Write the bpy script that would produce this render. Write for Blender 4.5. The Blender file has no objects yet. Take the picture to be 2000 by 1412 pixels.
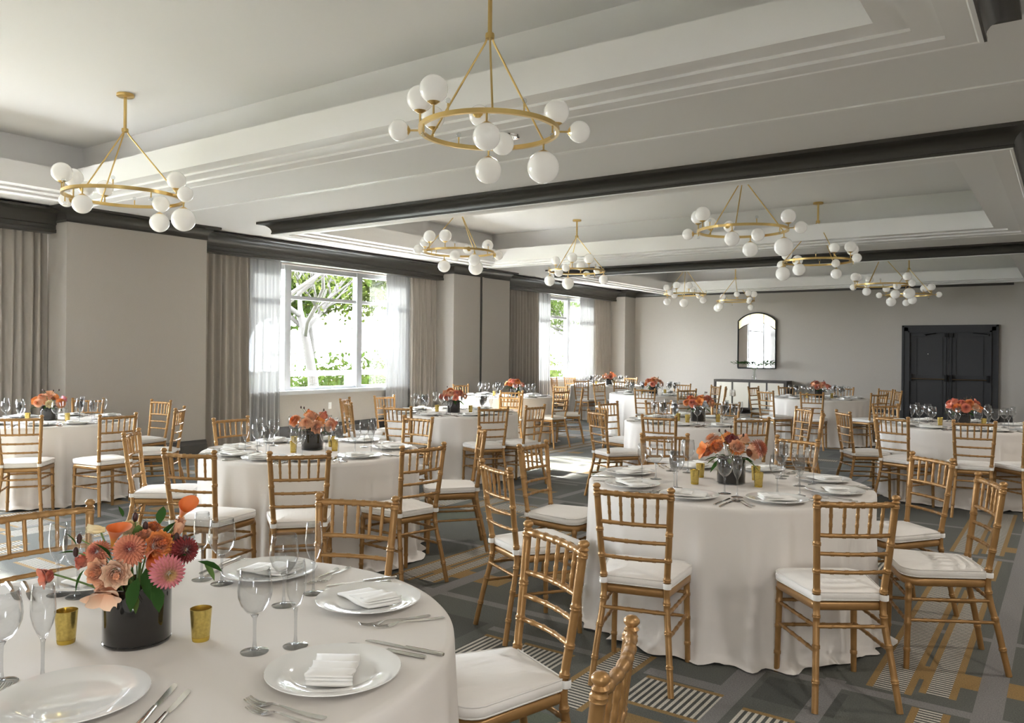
import bpy, bmesh, math, random
from mathutils import Vector, Matrix
S = bpy.context.scene
COL = S.collection
PI = math.pi
rnd = random.Random(7)

# ------------------------------------------------------------------ camera, light, exposure
F_PX, YAW, ROLL, CY, CAMH = 1563.0, 0.6090, -0.0095, 686.3, 1.52
cam_d = bpy.data.cameras.new('camera')
cam = bpy.data.objects.new('camera', cam_d)
COL.objects.link(cam)
S.camera = cam
cam_d.sensor_width = 36.0
cam_d.lens = F_PX / 2000 * 36
cam_d.shift_y = -(706 - CY) / 2000
cam_d.clip_start = 0.05
c_, s_, cr_, sr_ = math.cos(YAW), math.sin(YAW), math.cos(ROLL), math.sin(ROLL)
right = Vector((c_ * cr_, s_ * cr_, -sr_))
up = Vector((c_ * sr_, s_ * sr_, cr_))
fwd = Vector((-s_, c_, 0))
M = Matrix.Identity(4)
for i in range(3):
    M[i][0], M[i][1], M[i][2] = right[i], up[i], -fwd[i]
M[0][3], M[1][3], M[2][3] = 0, 0, CAMH
cam.matrix_world = M

S.view_settings.view_transform = 'Standard'
S.view_settings.look = 'None'
S.view_settings.gamma = 1.0
S.view_settings.use_curve_mapping = False
S.view_settings.exposure = 1.2
try:
    S.cycles.use_denoising = True
except Exception:
    pass

w = bpy.data.worlds.new('sky')
S.world = w
w.use_nodes = True
bg = w.node_tree.nodes['Background']
bg.inputs['Color'].default_value = (0.90, 0.935, 1.03, 1)
bg.inputs['Strength'].default_value = 30.0

sun_d = bpy.data.lights.new('sun', 'SUN')
sun = bpy.data.objects.new('sun', sun_d)
COL.objects.link(sun)
sun_d.energy = 40.0
sun_d.angle = math.radians(2.5)
sun_d.color = (1.0, 0.95, 0.87)
sd = Vector((1.0, -0.2, -0.50)).normalized()
sun.rotation_euler = sd.to_track_quat('-Z', 'Y').to_euler()

def portal(y0, y1, z0, z1, x):
    l = bpy.data.lights.new('window_portal', 'AREA')
    l.shape = 'RECTANGLE'; l.size = y1 - y0; l.size_y = z1 - z0
    l.cycles.is_portal = True
    o = bpy.data.objects.new('window_portal', l); COL.objects.link(o)
    o.matrix_world = Matrix.Translation((x, (y0 + y1) / 2, (z0 + z1) / 2)) @ Matrix(((0, 0, -1, 0), (1, 0, 0, 0), (0, -1, 0, 0), (0, 0, 0, 1)))
    return o

# ------------------------------------------------------------------ materials
def mat(name, col, rough=0.5, metal=0.0, spec=0.5, noise=None, bump=None, alpha=None, sheen=0, emit=None, sub=None, coat=0):
    m = bpy.data.materials.new(name)
    m.use_nodes = True
    nt = m.node_tree
    b = nt.nodes['Principled BSDF']
    b.inputs['Base Color'].default_value = (*col, 1)
    b.inputs['Roughness'].default_value = rough
    b.inputs['Metallic'].default_value = metal
    b.inputs['Specular IOR Level'].default_value = spec
    if sheen: b.inputs['Sheen Weight'].default_value = sheen
    if coat: b.inputs['Coat Weight'].default_value = coat
    if emit: b.inputs['Emission Color'].default_value = (*emit[0], 1); b.inputs['Emission Strength'].default_value = emit[1]
    if noise or bump:
        tc = nt.nodes.new('ShaderNodeTexCoord')
        mp = nt.nodes.new('ShaderNodeMapping')
        nt.links.new(tc.outputs['Object'], mp.inputs[0])
        nz = nt.nodes.new('ShaderNodeTexNoise')
        sc = noise[0] if noise else bump[0]
        mp.inputs['Scale'].default_value = sc if isinstance(sc, tuple) else (sc,) * 3
        nz.inputs['Scale'].default_value = 1.0
        nz.inputs['Detail'].default_value = 4
        nt.links.new(mp.outputs[0], nz.inputs['Vector'])
        if noise:
            mx = nt.nodes.new('ShaderNodeMix'); mx.data_type = 'RGBA'
            k = noise[1]
            mx.inputs[6].default_value = (*[v * (1 - k) for v in col], 1)
            mx.inputs[7].default_value = (*[min(1, v * (1 + k)) for v in col], 1)
            nt.links.new(nz.outputs['Fac'], mx.inputs[0])
            nt.links.new(mx.outputs[2], b.inputs['Base Color'])
        if bump:
            bp = nt.nodes.new('ShaderNodeBump')
            bp.inputs['Strength'].default_value = bump[1]
            bp.inputs['Distance'].default_value = bump[2] if len(bump) > 2 else 0.002
            nt.links.new(nz.outputs['Fac'], bp.inputs['Height'])
            nt.links.new(bp.outputs[0], b.inputs['Normal'])
    return m

def thin_glass(name, tint=(0.97, 0.98, 0.98), ior=1.45, rough=0.0, boost=1.0):
    m = bpy.data.materials.new(name); m.use_nodes = True
    nt = m.node_tree; nt.nodes.clear()
    out = nt.nodes.new('ShaderNodeOutputMaterial')
    mx = nt.nodes.new('ShaderNodeMixShader'); tr = nt.nodes.new('ShaderNodeBsdfTransparent'); gl = nt.nodes.new('ShaderNodeBsdfGlossy')
    lw_ = nt.nodes.new('ShaderNodeLayerWeight'); lw_.inputs[0].default_value = 0.5
    fr = nt.nodes.new('ShaderNodeMath'); fr.operation = 'POWER'; fr.inputs[1].default_value = 3.5
    nt.links.new(lw_.outputs['Facing'], fr.inputs[0])
    mt = nt.nodes.new('ShaderNodeMath'); mt.operation = 'MULTIPLY_ADD'; mt.inputs[1].default_value = 0.75 * boost; mt.inputs[2].default_value = 0.04 * boost; mt.use_clamp = True
    tr.inputs[0].default_value = (*tint, 1); gl.inputs['Roughness'].default_value = rough
    nt.links.new(fr.outputs[0], mt.inputs[0]); nt.links.new(mt.outputs[0], mx.inputs[0])
    nt.links.new(tr.outputs[0], mx.inputs[1]); nt.links.new(gl.outputs[0], mx.inputs[2]); nt.links.new(mx.outputs[0], out.inputs[0])
    return m

def sheer_mat(name):
    m = bpy.data.materials.new(name); m.use_nodes = True
    nt = m.node_tree; nt.nodes.clear()
    out = nt.nodes.new('ShaderNodeOutputMaterial')
    di = nt.nodes.new('ShaderNodeBsdfDiffuse'); tl = nt.nodes.new('ShaderNodeBsdfTranslucent'); tr = nt.nodes.new('ShaderNodeBsdfTransparent')
    di.inputs[0].default_value = (0.84, 0.84, 0.84, 1); tl.inputs[0].default_value = (0.030, 0.031, 0.032, 1)
    tr.inputs[0].default_value = (0.40, 0.41, 0.42, 1)
    a = nt.nodes.new('ShaderNodeMixShader'); a.inputs[0].default_value = 0.5
    b = nt.nodes.new('ShaderNodeMixShader'); b.inputs[0].default_value = 0.03
    nt.links.new(di.outputs[0], a.inputs[1]); nt.links.new(tl.outputs[0], a.inputs[2])
    nt.links.new(a.outputs[0], b.inputs[1]); nt.links.new(tr.outputs[0], b.inputs[2]); nt.links.new(b.outputs[0], out.inputs[0])
    return m

def leaf_mat(name, col, trans=0.5):
    m = bpy.data.materials.new(name); m.use_nodes = True
    nt = m.node_tree; nt.nodes.clear()
    out = nt.nodes.new('ShaderNodeOutputMaterial')
    di = nt.nodes.new('ShaderNodeBsdfDiffuse'); tl = nt.nodes.new('ShaderNodeBsdfTranslucent')
    oi = nt.nodes.new('ShaderNodeNewGeometry'); hs = nt.nodes.new('ShaderNodeHueSaturation')
    mr = nt.nodes.new('ShaderNodeMapRange'); mr.inputs[3].default_value = 0.6; mr.inputs[4].default_value = 1.4
    nt.links.new(oi.outputs['Random Per Island'], mr.inputs[0]); nt.links.new(mr.outputs[0], hs.inputs['Value'])
    hs.inputs['Color'].default_value = (*col, 1)
    a = nt.nodes.new('ShaderNodeMixShader'); a.inputs[0].default_value = trans
    nt.links.new(hs.outputs[0], di.inputs[0]); nt.links.new(hs.outputs[0], tl.inputs[0])
    nt.links.new(di.outputs[0], a.inputs[1]); nt.links.new(tl.outputs[0], a.inputs[2]); nt.links.new(a.outputs[0], out.inputs[0])
    return m

def petal_mat(name, outer, inner):
    """petals shade from a pale rim to a deeper heart: the flower's own colouring, kept per vertex in attribute 'heart'"""
    m = mat(name, outer, 0.6, sheen=0.2)
    nt = m.node_tree; b = nt.nodes['Principled BSDF']
    at = nt.nodes.new('ShaderNodeAttribute'); at.attribute_name = 'heart'
    mx = nt.nodes.new('ShaderNodeMix'); mx.data_type = 'RGBA'
    mx.inputs[6].default_value = (*outer, 1); mx.inputs[7].default_value = (*inner, 1)
    nt.links.new(at.outputs['Fac'], mx.inputs[0]); nt.links.new(mx.outputs[2], b.inputs['Base Color'])
    return m

MT = dict(
    wall=mat('grasscloth', (0.46, 0.425, 0.38), 0.85, spec=0.2, noise=((60, 60, 420), 0.10), bump=((60, 60, 420), 0.15)),
    ceil=mat('ceiling_paint', (0.83, 0.815, 0.805), 0.8, spec=0.25),
    trimw=mat('white_trim', (0.86, 0.845, 0.835), 0.5),
    dark=mat('dark_bronze_paint', (0.050, 0.046, 0.040), 0.32),
    base=mat('dark_baseboard', (0.045, 0.042, 0.040), 0.4),
    door=mat('charcoal_door_paint', (0.042, 0.041, 0.042), 0.5, spec=0.3),
    black=mat('black_metal', (0.012, 0.012, 0.012), 0.35, metal=0.6),
    bronze=mat('bronze_bar', (0.22, 0.16, 0.10), 0.3, metal=1.0),
    curtain=mat('taupe_drapery', (0.36, 0.325, 0.285), 0.85, spec=0.2, noise=((300, 300, 30), 0.08)),
    sheer=sheer_mat('sheer_voile'),
    winframe=mat('window_aluminium', (0.42, 0.43, 0.44), 0.4, metal=0.3),
    sill=mat('sill_stone', (0.50, 0.51, 0.52), 0.5),
    pane=thin_glass('window_glass', (0.96, 0.98, 0.97)),
    brass=mat('satin_brass', (0.70, 0.50, 0.20), 0.28, metal=1.0),
    opal=mat('opal_glass', (0.88, 0.87, 0.84), 0.12, spec=0.5, emit=((1.0, 0.93, 0.82), 0.06)),
    crystal=thin_glass('crystal_ball', (0.92, 0.93, 0.94), 1.6, 0.0, 1.6),
    gold=mat('gold_lacquer', (0.37, 0.205, 0.075), 0.34, metal=0.45, noise=((18, 18, 18), 0.22)),
    cushion=mat('ivory_canvas', (0.80, 0.765, 0.72), 0.85, sheen=0.2, spec=0.2, bump=((26, 9, 9), 0.35, 0.012)),
    cloth=mat('linen_cloth', (0.73, 0.69, 0.645), 0.8, spec=0.2, bump=((3, 3, 3), 0.12, 0.02)),
    china=mat('white_china', (0.80, 0.79, 0.76), 0.08, coat=0.5),
    napkin=mat('white_napkin', (0.86, 0.84, 0.80), 0.85, sheen=0.2, spec=0.2),
    steel=mat('polished_steel', (0.75, 0.74, 0.72), 0.14, metal=1.0),
    glass=thin_glass('drinking_glass', (0.965, 0.97, 0.972), 1.42, 0.0, 1.25),
    stem=thin_glass('glass_stem', (0.88, 0.89, 0.90), 1.55, 0.0, 2.2),
    vase=mat('black_glass', (0.010, 0.009, 0.008), 0.06, coat=0.6),
    votive=mat('mercury_gold_glass', (0.62, 0.47, 0.14), 0.22, metal=0.85, noise=((140, 140, 140), 0.5)),
    votbase=mat('amber_glass_foot', (0.45, 0.30, 0.04), 0.08),
    wax=mat('candle_wax', (0.85, 0.80, 0.68), 0.6),
    ivory=mat('ivory_door', (0.70, 0.66, 0.57), 0.4),
    espresso=mat('espresso_wood', (0.035, 0.026, 0.020), 0.35),
    nickel=mat('nickel_pull', (0.65, 0.62, 0.57), 0.25, metal=1.0),
    mirror=mat('mirror_glass', (0.92, 0.92, 0.92), 0.01, metal=1.0),
    goldglass=mat('gold_mirror_glass', (0.80, 0.64, 0.30), 0.12, metal=0.9),
    green=leaf_mat('dark_green_leaf', (0.035, 0.085, 0.022), 0.3),
    green2=leaf_mat('olive_green_leaf', (0.10, 0.16, 0.045), 0.35),
    stemg=mat('flower_stem', (0.12, 0.20, 0.05), 0.5),
    berry=mat('dark_seed_pod', (0.05, 0.015, 0.012), 0.5),
    outlet=mat('white_plastic', (0.80, 0.80, 0.78), 0.4),
    chrome=mat('chrome', (0.9, 0.9, 0.9), 0.08, metal=1.0),
    lamp=mat('downlight_lens', (0.9, 0.9, 0.88), 0.3),
    bark=mat('grey_bark', (0.020, 0.017, 0.0145), 0.9, noise=((9, 9, 3), 0.3)),
    fol1=leaf_mat('spring_leaf', (0.024, 0.030, 0.0075), 0.5),
    fol2=leaf_mat('fresh_green_leaf', (0.017, 0.026, 0.0055), 0.5),
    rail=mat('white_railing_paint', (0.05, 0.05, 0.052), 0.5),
    pave=mat('pale_terrace', (0.42, 0.41, 0.39), 0.8),
    grass=mat('lawn', (0.07, 0.085, 0.03), 0.9, noise=((3, 3, 3), 0.4)),
)
PET = dict(
    peach=petal_mat('peach_petal', (0.86, 0.50, 0.30), (0.72, 0.24, 0.10)),
    blush=petal_mat('pale_peach_petal', (0.88, 0.63, 0.44), (0.80, 0.34, 0.16)),
    orange=petal_mat('orange_petal', (0.82, 0.30, 0.07), (0.62, 0.12, 0.03)),
    coral=petal_mat('coral_petal', (0.78, 0.27, 0.16), (0.50, 0.08, 0.06)),
    rust=petal_mat('rust_dahlia_petal', (0.74, 0.30, 0.17), (0.45, 0.08, 0.06)),
    pink=petal_mat('pink_dahlia_petal', (0.70, 0.20, 0.27), (0.62, 0.45, 0.12)),
    wine=petal_mat('wine_red_petal', (0.30, 0.030, 0.028), (0.12, 0.01, 0.012)),
    cream=petal_mat('cream_petal', (0.85, 0.76, 0.50), (0.80, 0.60, 0.25)),
    calla=petal_mat('calla_petal', (0.72, 0.17, 0.03), (0.85, 0.50, 0.06)),
)

# ------------------------------------------------------------------ mesh helpers
class MB:
    def __init__(s): s.v = []; s.f = []; s.h = None
    def add(s, vs, fs):
        o = len(s.v); s.v += [tuple(v) for v in vs]; s.f += [tuple(i + o for i in f) for f in fs]; return s
    def box(s, x0, x1, y0, y1, z0, z1):
        vs = [(x, y, z) for z in (z0, z1) for y in (y0, y1) for x in (x0, x1)]
        return s.add(vs, [(0, 2, 3, 1), (4, 5, 7, 6), (0, 1, 5, 4), (1, 3, 7, 5), (3, 2, 6, 7), (2, 0, 4, 6)])
    def quad(s, a, b, c, d): return s.add([a, b, c, d], [(0, 1, 2, 3)])
    def lathe(s, prof, n=20, cx=0, cy=0, closed=False):
        vs = []; fs = []; m = len(prof)
        for (r, z) in prof:
            for k in range(n):
                a = 2 * PI * k / n; vs.append((cx + r * math.cos(a), cy + r * math.sin(a), z))
        for i in range(m - 1 + (1 if closed else 0)):
            j = (i + 1) % m
            for k in range(n):
                l = (k + 1) % n; fs.append((i * n + k, i * n + l, j * n + l, j * n + k))
        return s.add(vs, fs)
    def tube(s, pts, rad, n=8, cap=True, flat=1.0):
        pts = [Vector(p) for p in pts]; m = len(pts)
        R = rad if isinstance(rad, (list, tuple)) else [rad] * m
        vs = []; fs = []
        t0 = (pts[1] - pts[0]).normalized()
        ref = Vector((0, 0, 1)) if abs(t0.z) < 0.9 else Vector((0, 1, 0))
        u = t0.cross(ref).normalized()
        for i, p in enumerate(pts):
            t = (pts[min(i + 1, m - 1)] - pts[max(i - 1, 0)]).normalized()
            u = (u - t * u.dot(t)).normalized(); v = t.cross(u)
            for k in range(n):
                a = 2 * PI * k / n; vs.append(p + R[i] * (u * math.cos(a) + v * math.sin(a) * flat))
        for i in range(m - 1):
            for k in range(n):
                l = (k + 1) % n; fs.append((i * n + k, i * n + l, (i + 1) * n + l, (i + 1) * n + k))
        if cap:
            fs.append(tuple(range(n - 1, -1, -1))); fs.append(tuple((m - 1) * n + k for k in range(n)))
        return s.add(vs, fs)
    def sphere(s, c, r, n=20, m=12, sz=1.0):
        vs = [(c[0], c[1], c[2] - r * sz)]; fs = []
        for i in range(1, m):
            t = PI * i / m - PI / 2
            for k in range(n):
                a = 2 * PI * k / n; vs.append((c[0] + r * math.cos(t) * math.cos(a), c[1] + r * math.cos(t) * math.sin(a), c[2] + r * sz * math.sin(t)))
        vs.append((c[0], c[1], c[2] + r * sz)); L = len(vs) - 1
        for k in range(n):
            l = (k + 1) % n; fs.append((0, 1 + l, 1 + k)); fs.append((L, 1 + (m - 2) * n + k, 1 + (m - 2) * n + l))
            for i in range(m - 2): fs.append((1 + i * n + k, 1 + i * n + l, 1 + (i + 1) * n + l, 1 + (i + 1) * n + k))
        return s.add(vs, fs)
    def sweep(s, prof, path, closed=False, flip=False):
        """profile of (outward offset, z) carried along an XY path with mitred corners; outward is to the right of travel"""
        n = len(path); vs = []; fs = []; m = len(prof)
        for i in range(n):
            p = Vector(path[i][:2])
            def nrm(a, b):
                d = (Vector(b[:2]) - Vector(a[:2])).normalized(); return Vector((d.y, -d.x))
            if closed or 0 < i < n - 1:
                n1 = nrm(path[i - 1], path[i]); n2 = nrm(path[i], path[(i + 1) % n])
                k = n1 + n2; k = k / max(1e-6, k.dot(n1))
            else:
                k = nrm(path[0], path[1]) if i == 0 else nrm(path[-2], path[-1])
            for (o, z) in prof: vs.append((p.x + k.x * o, p.y + k.y * o, z))
        for i in range(n if closed else n - 1):
            j = (i + 1) % n
            for a in range(m - 1): fs.append((i * m + a, j * m + a, j * m + a + 1, i * m + a + 1))
        return s.add(vs, fs)
    def build(s, name, material, parent=None, smooth=None, heart=None, solid=None):
        me = bpy.data.meshes.new(name)
        me.from_pydata(s.v, [], s.f)
        if solid or True:
            bm = bmesh.new(); bm.from_mesh(me)
            if solid: bmesh.ops.solidify(bm, geom=bm.faces[:], thickness=solid)
            bmesh.ops.recalc_face_normals(bm, faces=bm.faces[:])
            bm.to_mesh(me); bm.free()
        me.materials.append(material)
        if smooth is not None:
            me.shade_smooth()
            if smooth < 180: me.set_sharp_from_angle(angle=math.radians(smooth))
        if heart is not None:
            at = me.attributes.new('heart', 'FLOAT', 'POINT')
            at.data.foreach_set('value', heart)
        o = bpy.data.objects.new(name, me)
        COL.objects.link(o)
        if parent: o.parent = parent
        return o

def thing(name, label, cat, loc=(0, 0, 0), rz=0.0, group=None):
    o = bpy.data.objects.new(name, None); COL.objects.link(o)
    o.empty_display_size = 0.1
    o.location = loc; o.rotation_euler = (0, 0, rz)
    o['label'] = label; o['category'] = cat
    if group: o['group'] = group
    return o

def tag(o, label, cat, group=None):
    o['label'] = label; o['category'] = cat
    if group: o['group'] = group
    return o

def struct(o):
    o['kind'] = 'structure'; return o

def grp(name):
    o = bpy.data.objects.new(name, None); COL.objects.link(o); o['kind'] = 'structure'; return o

KIDS = {}
def kids(o):
    return [c for c in o.children]
def dup(root, loc, rz, label=None, group=None):
    r = root.copy(); COL.objects.link(r)
    r.location = loc; r.rotation_euler = (0, 0, rz)
    if label: r['label'] = label
    if group: r['group'] = group
    for ch in KIDS[root.name]:
        k = ch.copy(); COL.objects.link(k); k.parent = r
        for g in KIDS.get(ch.name, []):
            d = g.copy(); COL.objects.link(d); d.parent = k
    return r
def remember(root):
    KIDS[root.name] = list(root.children)
    for ch in root.children:
        if ch.children: KIDS[ch.name] = list(ch.children)

ORD = ['first', 'second', 'third', 'fourth', 'fifth', 'sixth', 'seventh', 'eighth', 'ninth', 'tenth']
def proj(p):
    d = Vector(p) - Vector((0, 0, CAMH)); y = d.dot(fwd)
    return 1000 + F_PX * d.dot(right) / y, CY - F_PX * d.dot(up) / y
def ray(px, py):
    d = right * ((px - 1000) / F_PX) + up * (-(py - CY) / F_PX) + fwd
    return d
def at_z(px, py, z):
    d = ray(px, py); t = (z - CAMH) / d.z; return Vector((0, 0, CAMH)) + d * t

# ------------------------------------------------------------------ room shell
XW, XP = -10.66, -10.0            # window wall plane, pillar face
YF = 20.36                        # far wall
YB = -5.4
XR = 3.4
ZC = 3.23                         # main ceiling
ZS = 3.07                         # coffer soffit
ZT = 3.65                         # tray ceiling
PER = 7.44
PIL = [(YB, 6.79 - PER)] + [(4.87 + PER * k, 6.79 + PER * k) for k in (0, 1)] + [(19.73, YF)]
BAYS = [(PIL[i][1], PIL[i + 1][0]) for i in range(3)]     # window bays between pillars

def carpet():
    m = bpy.data.materials.new('plaid_carpet'); m.use_nodes = True
    nt = m.node_tree; N = nt.nodes; L = nt.links
    b = N['Principled BSDF']; b.inputs['Roughness'].default_value = 0.9; b.inputs['Specular IOR Level'].default_value = 0.35
    b.inputs['Sheen Weight'].default_value = 0.05
    g = N.new('ShaderNodeNewGeometry'); sp = N.new('ShaderNodeSeparateXYZ'); L.new(g.outputs['Position'], sp.inputs[0])
    def math_(op, a, bb=None, cc=None):
        n = N.new('ShaderNodeMath'); n.operation = op
        for i, v in enumerate((a, bb, cc)):
            if v is None: continue
            if isinstance(v, (int, float)): n.inputs[i].default_value = v
            else: L.new(v, n.inputs[i])
        return n.outputs[0]
    PX, PY = 3.0, 3.1
    X0, Y0 = -2.6, 2.95
    u = math_('ADD', math_('FLOORED_MODULO', math_('SUBTRACT', sp.outputs[0], X0), PX), X0)
    v = math_('ADD', math_('FLOORED_MODULO', math_('SUBTRACT', sp.outputs[1], Y0), PY), Y0)
    cur = None
    base = (0.088, 0.090, 0.076)
    def rgb(c):
        n = N.new('ShaderNodeRGB'); n.outputs[0].default_value = (*c, 1); return n.outputs[0]
    cur = rgb(base)
    def rect(x0, x1, y0, y1, col, stripes=None):
        nonlocal cur
        f = math_('MULTIPLY', math_('COMPARE', u, (x0 + x1) / 2, (x1 - x0) / 2), math_('COMPARE', v, (y0 + y1) / 2, (y1 - y0) / 2))
        if stripes:
            ax, p = stripes
            q = math_('LESS_THAN', math_('FLOORED_MODULO', u if ax == 'x' else v, p), p * 0.5)
            f = math_('MULTIPLY', f, q)
        mx = N.new('ShaderNodeMix'); mx.data_type = 'RGBA'
        L.new(f, mx.inputs[0]); L.new(cur, mx.inputs[6]); L.new(rgb(col), mx.inputs[7]); cur = mx.outputs[2]
    GREY, YEL, DRK, CRM, GRN = (0.180, 0.170, 0.162), (0.25, 0.15, 0.045), (0.060, 0.061, 0.052), (0.50, 0.46, 0.39), (0.075, 0.085, 0.055)
    # dark fields
    rect(-1.15, -0.80, 3.52, 3.80, DRK); rect(-2.55, -2.15, 4.40, 4.75, DRK); rect(-2.50, -1.9, 5.1, 5.45, DRK)
    rect(-0.20, 0.15, 4.95, 5.6, DRK); rect(0.05, 0.35, 3.1, 3.6, DRK); rect(-1.9, -1.5, 5.55, 5.95, GRN)
    # yellow fields
    rect(-0.60, -0.02, 4.19, 4.38, YEL); rect(-2.0, -1.55, 4.15, 4.32, YEL); rect(-1.15, -0.95, 4.25, 4.5, YEL)
    rect(-1.55, -1.20, 2.96, 3.06, YEL); rect(0.1, 0.35, 4.55, 4.75, YEL); rect(-2.2, -1.9, 5.65, 5.8, YEL)
    # grey bands
    rect(-2.6, 0.4, 3.85, 3.92, GREY); rect(-2.6, 0.4, 4.95, 5.01, GREY); rect(-0.33, -0.22, 2.95, 6.05, GREY)
    rect(-1.30, -1.18, 3.12, 3.88, GREY); rect(-0.93, -0.84, 3.4, 3.95, GREY); rect(-2.12, -2.02, 3.92, 6.05, GREY); rect(-2.6, -1.6, 4.80, 4.86, GREY)
    rect(-1.42, -1.33, 4.0, 4.95, GREY); rect(-1.65, -1.22, 3.48, 3.56, GREY); rect(-2.6, -1.7, 3.52, 3.58, GREY)
    # striped runners with yellow borders
    for (x0, x1, y0, y1) in ((-0.76, -0.57, 3.96, 6.05), (-0.55, -0.40, 3.2, 3.84), (-0.55, -0.40, 4.02, 5.95), (-1.90, -1.68, 2.95, 3.70)):
        rect(x0, x1, y0, y1, YEL); rect(x0 + 0.03, x1 - 0.03, y0, y1, DRK); rect(x0 + 0.03, x1 - 0.03, y0, y1, CRM, ('y', 0.026))
    for (x0, x1, y0, y1) in ((-1.62, -1.25, 3.14, 3.47), (-1.14, -0.92, 2.96, 3.40), (-2.32, -2.02, 2.96, 3.48), (-2.56, -2.40, 2.98, 3.46), (-0.10, 0.3, 5.72, 5.90)):
        rect(x0, x1, y0, y1, YEL); rect(x0, x1, y0 + 0.028, y1 - 0.028, DRK); rect(x0, x1, y0 + 0.028, y1 - 0.028, CRM, ('x', 0.030))
    nz = N.new('ShaderNodeTexNoise'); nz.inputs['Scale'].default_value = 160; nz.inputs['Detail'].default_value = 3
    L.new(g.outputs['Position'], nz.inputs['Vector'])
    mr = N.new('ShaderNodeMapRange'); mr.inputs[1].default_value = 0.3; mr.inputs[2].default_value = 0.7; mr.inputs[3].default_value = 0.72; mr.inputs[4].default_value = 1.28
    L.new(nz.outputs['Fac'], mr.inputs[0])
    hs = N.new('ShaderNodeHueSaturation'); L.new(cur, hs.inputs['Color']); L.new(mr.outputs[0], hs.inputs['Value'])
    L.new(hs.outputs[0], b.inputs['Base Color'])
    bp = N.new('ShaderNodeBump'); bp.inputs['Strength'].default_value = 0.4; bp.inputs['Distance'].default_value = 0.004
    L.new(nz.outputs['Fac'], bp.inputs['Height']); L.new(bp.outputs[0], b.inputs['Normal'])
    return m

struct(MB().box(-10.9, XR + .2, YB - .2, YF + .2, -0.15, 0.0).build('floor', carpet()))
struct(MB().box(-10.9, -1.0, YF, YF + .2, 0, 3.7).build('wall_far', MT['wall']))
struct(MB().box(-1.0, XR + .2, YF - 0.10, YF + .2, 0, 3.7).build('wall_far_pier', MT['wall']))
struct(MB().box(-10.9, XR + .2, YB - .2, YB, 0, 3.7).build('wall_back', MT['wall']))
BY0, BY1 = -4.9, -3.9
wb_ = grp('wall_right')
for (y0, y1, z0, z1) in ((YB, BY0, 0, 3.7), (BY1, YF, 0, 3.7), (BY0, BY1, 0, .25), (BY0, BY1, 2.85, 3.7)):
    MB().box(XR, XR + .2, y0, y1, z0, z1).build('wall_panel', MT['wall'], wb_)
wn = grp('window_4')  # unseen window, added to brighten the right side and the nearest tables
for k in range(4):
    y = BY0 + (BY1 - BY0) * k / 3
    MB().box(XR + .08, XR + .16, y - .04, y + .04, .25, 2.85).build('mullion', MT['winframe'], wn)
    if k < 3: MB().box(XR + .118, XR + .125, y + .04, y + (BY1 - BY0) / 3 - .04, .25, 2.85).build('pane', MT['pane'], wn)
pb = portal(0, 1, .25, 2.85, 0)
pb.data.size = BY1 - BY0; pb.data.size_y = 2.6
pb.matrix_world = Matrix.Translation((XR + .22, (BY0 + BY1) / 2, 1.55)) @ Matrix(((0, 0, 1, 0), (1, 0, 0, 0), (0, 1, 0, 0), (0, 0, 0, 1)))

# window wall: piers (pillars), low wall below each window, header above
WINS = []
lw = grp('wall_left')
for i, (a, b) in enumerate(PIL):
    MB().box(-10.9, XP, a, b, 0, 3.7).build('pillar', MT['wall'], lw)
for (a, b) in BAYS:
    y0, y1 = a + (1.15 if a > 0 else .4), b - 0.62
    WINS.append((a, b, y0, y1))
    MB().box(-10.9, XW, a, b, 0, 0.765).build('low_wall', MT['wall'], lw)
    MB().box(-10.9, XW, a, b, 2.93, 3.7).build('header', MT['wall'], lw)
    MB().box(-10.9, XW, a, y0, 0.765, 2.93).build('window_jamb', MT['wall'], lw)
    MB().box(-10.9, XW, y1, b, 0.765, 2.93).build('window_jamb', MT['wall'], lw)

for i, (a, b, y0, y1) in enumerate(WINS):
    wn = grp('window_%d' % (i + 1))
    xf0, xf1 = -10.80, -10.735
    MB().box(-10.83, -10.58, y0 - .1, y1 + .1, 0.765, 0.83).build('window_sill', MT['sill'], wn, 30)
    MB().box(xf0 - .02, xf1 + .01, y0, y1, 2.85, 2.93).build('window_frame', MT['winframe'], wn)
    MB().box(xf0 - .02, xf1 + .01, y0, y1, 0.83, 0.875).build('window_frame', MT['winframe'], wn)
    MB().box(xf0, xf1, y0, y1, 2.366, 2.425).build('transom', MT['winframe'], wn)
    yc = (y0 + y1) / 2
    # mullions sit as in the photograph's wide window: one near its first edge, one two thirds along
    ms = [y0, y0 + (8.74 - 7.94), y0 + (10.38 - 7.94), y1 - .1]
    if i == 2: ms = [y0, 17.85, y1 - .1]
    for k, y in enumerate(ms):
        MB().box(xf0 - .015, xf1 + .03, y, y + (.13 if 0 < k < len(ms) - 1 else .1), 0.83, 2.93).build('mullion', MT['winframe'], wn)
    for k in range(len(ms) - 1):
        for z0, z1 in ((0.875, 2.366), (2.425, 2.85)):
            MB().box(-10.774, -10.768, ms[k] + .05, ms[k + 1] + .05, z0, z1).build('pane', MT['pane'], wn)
    portal(y0, y1, 0.83, 2.93, -10.85)

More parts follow.
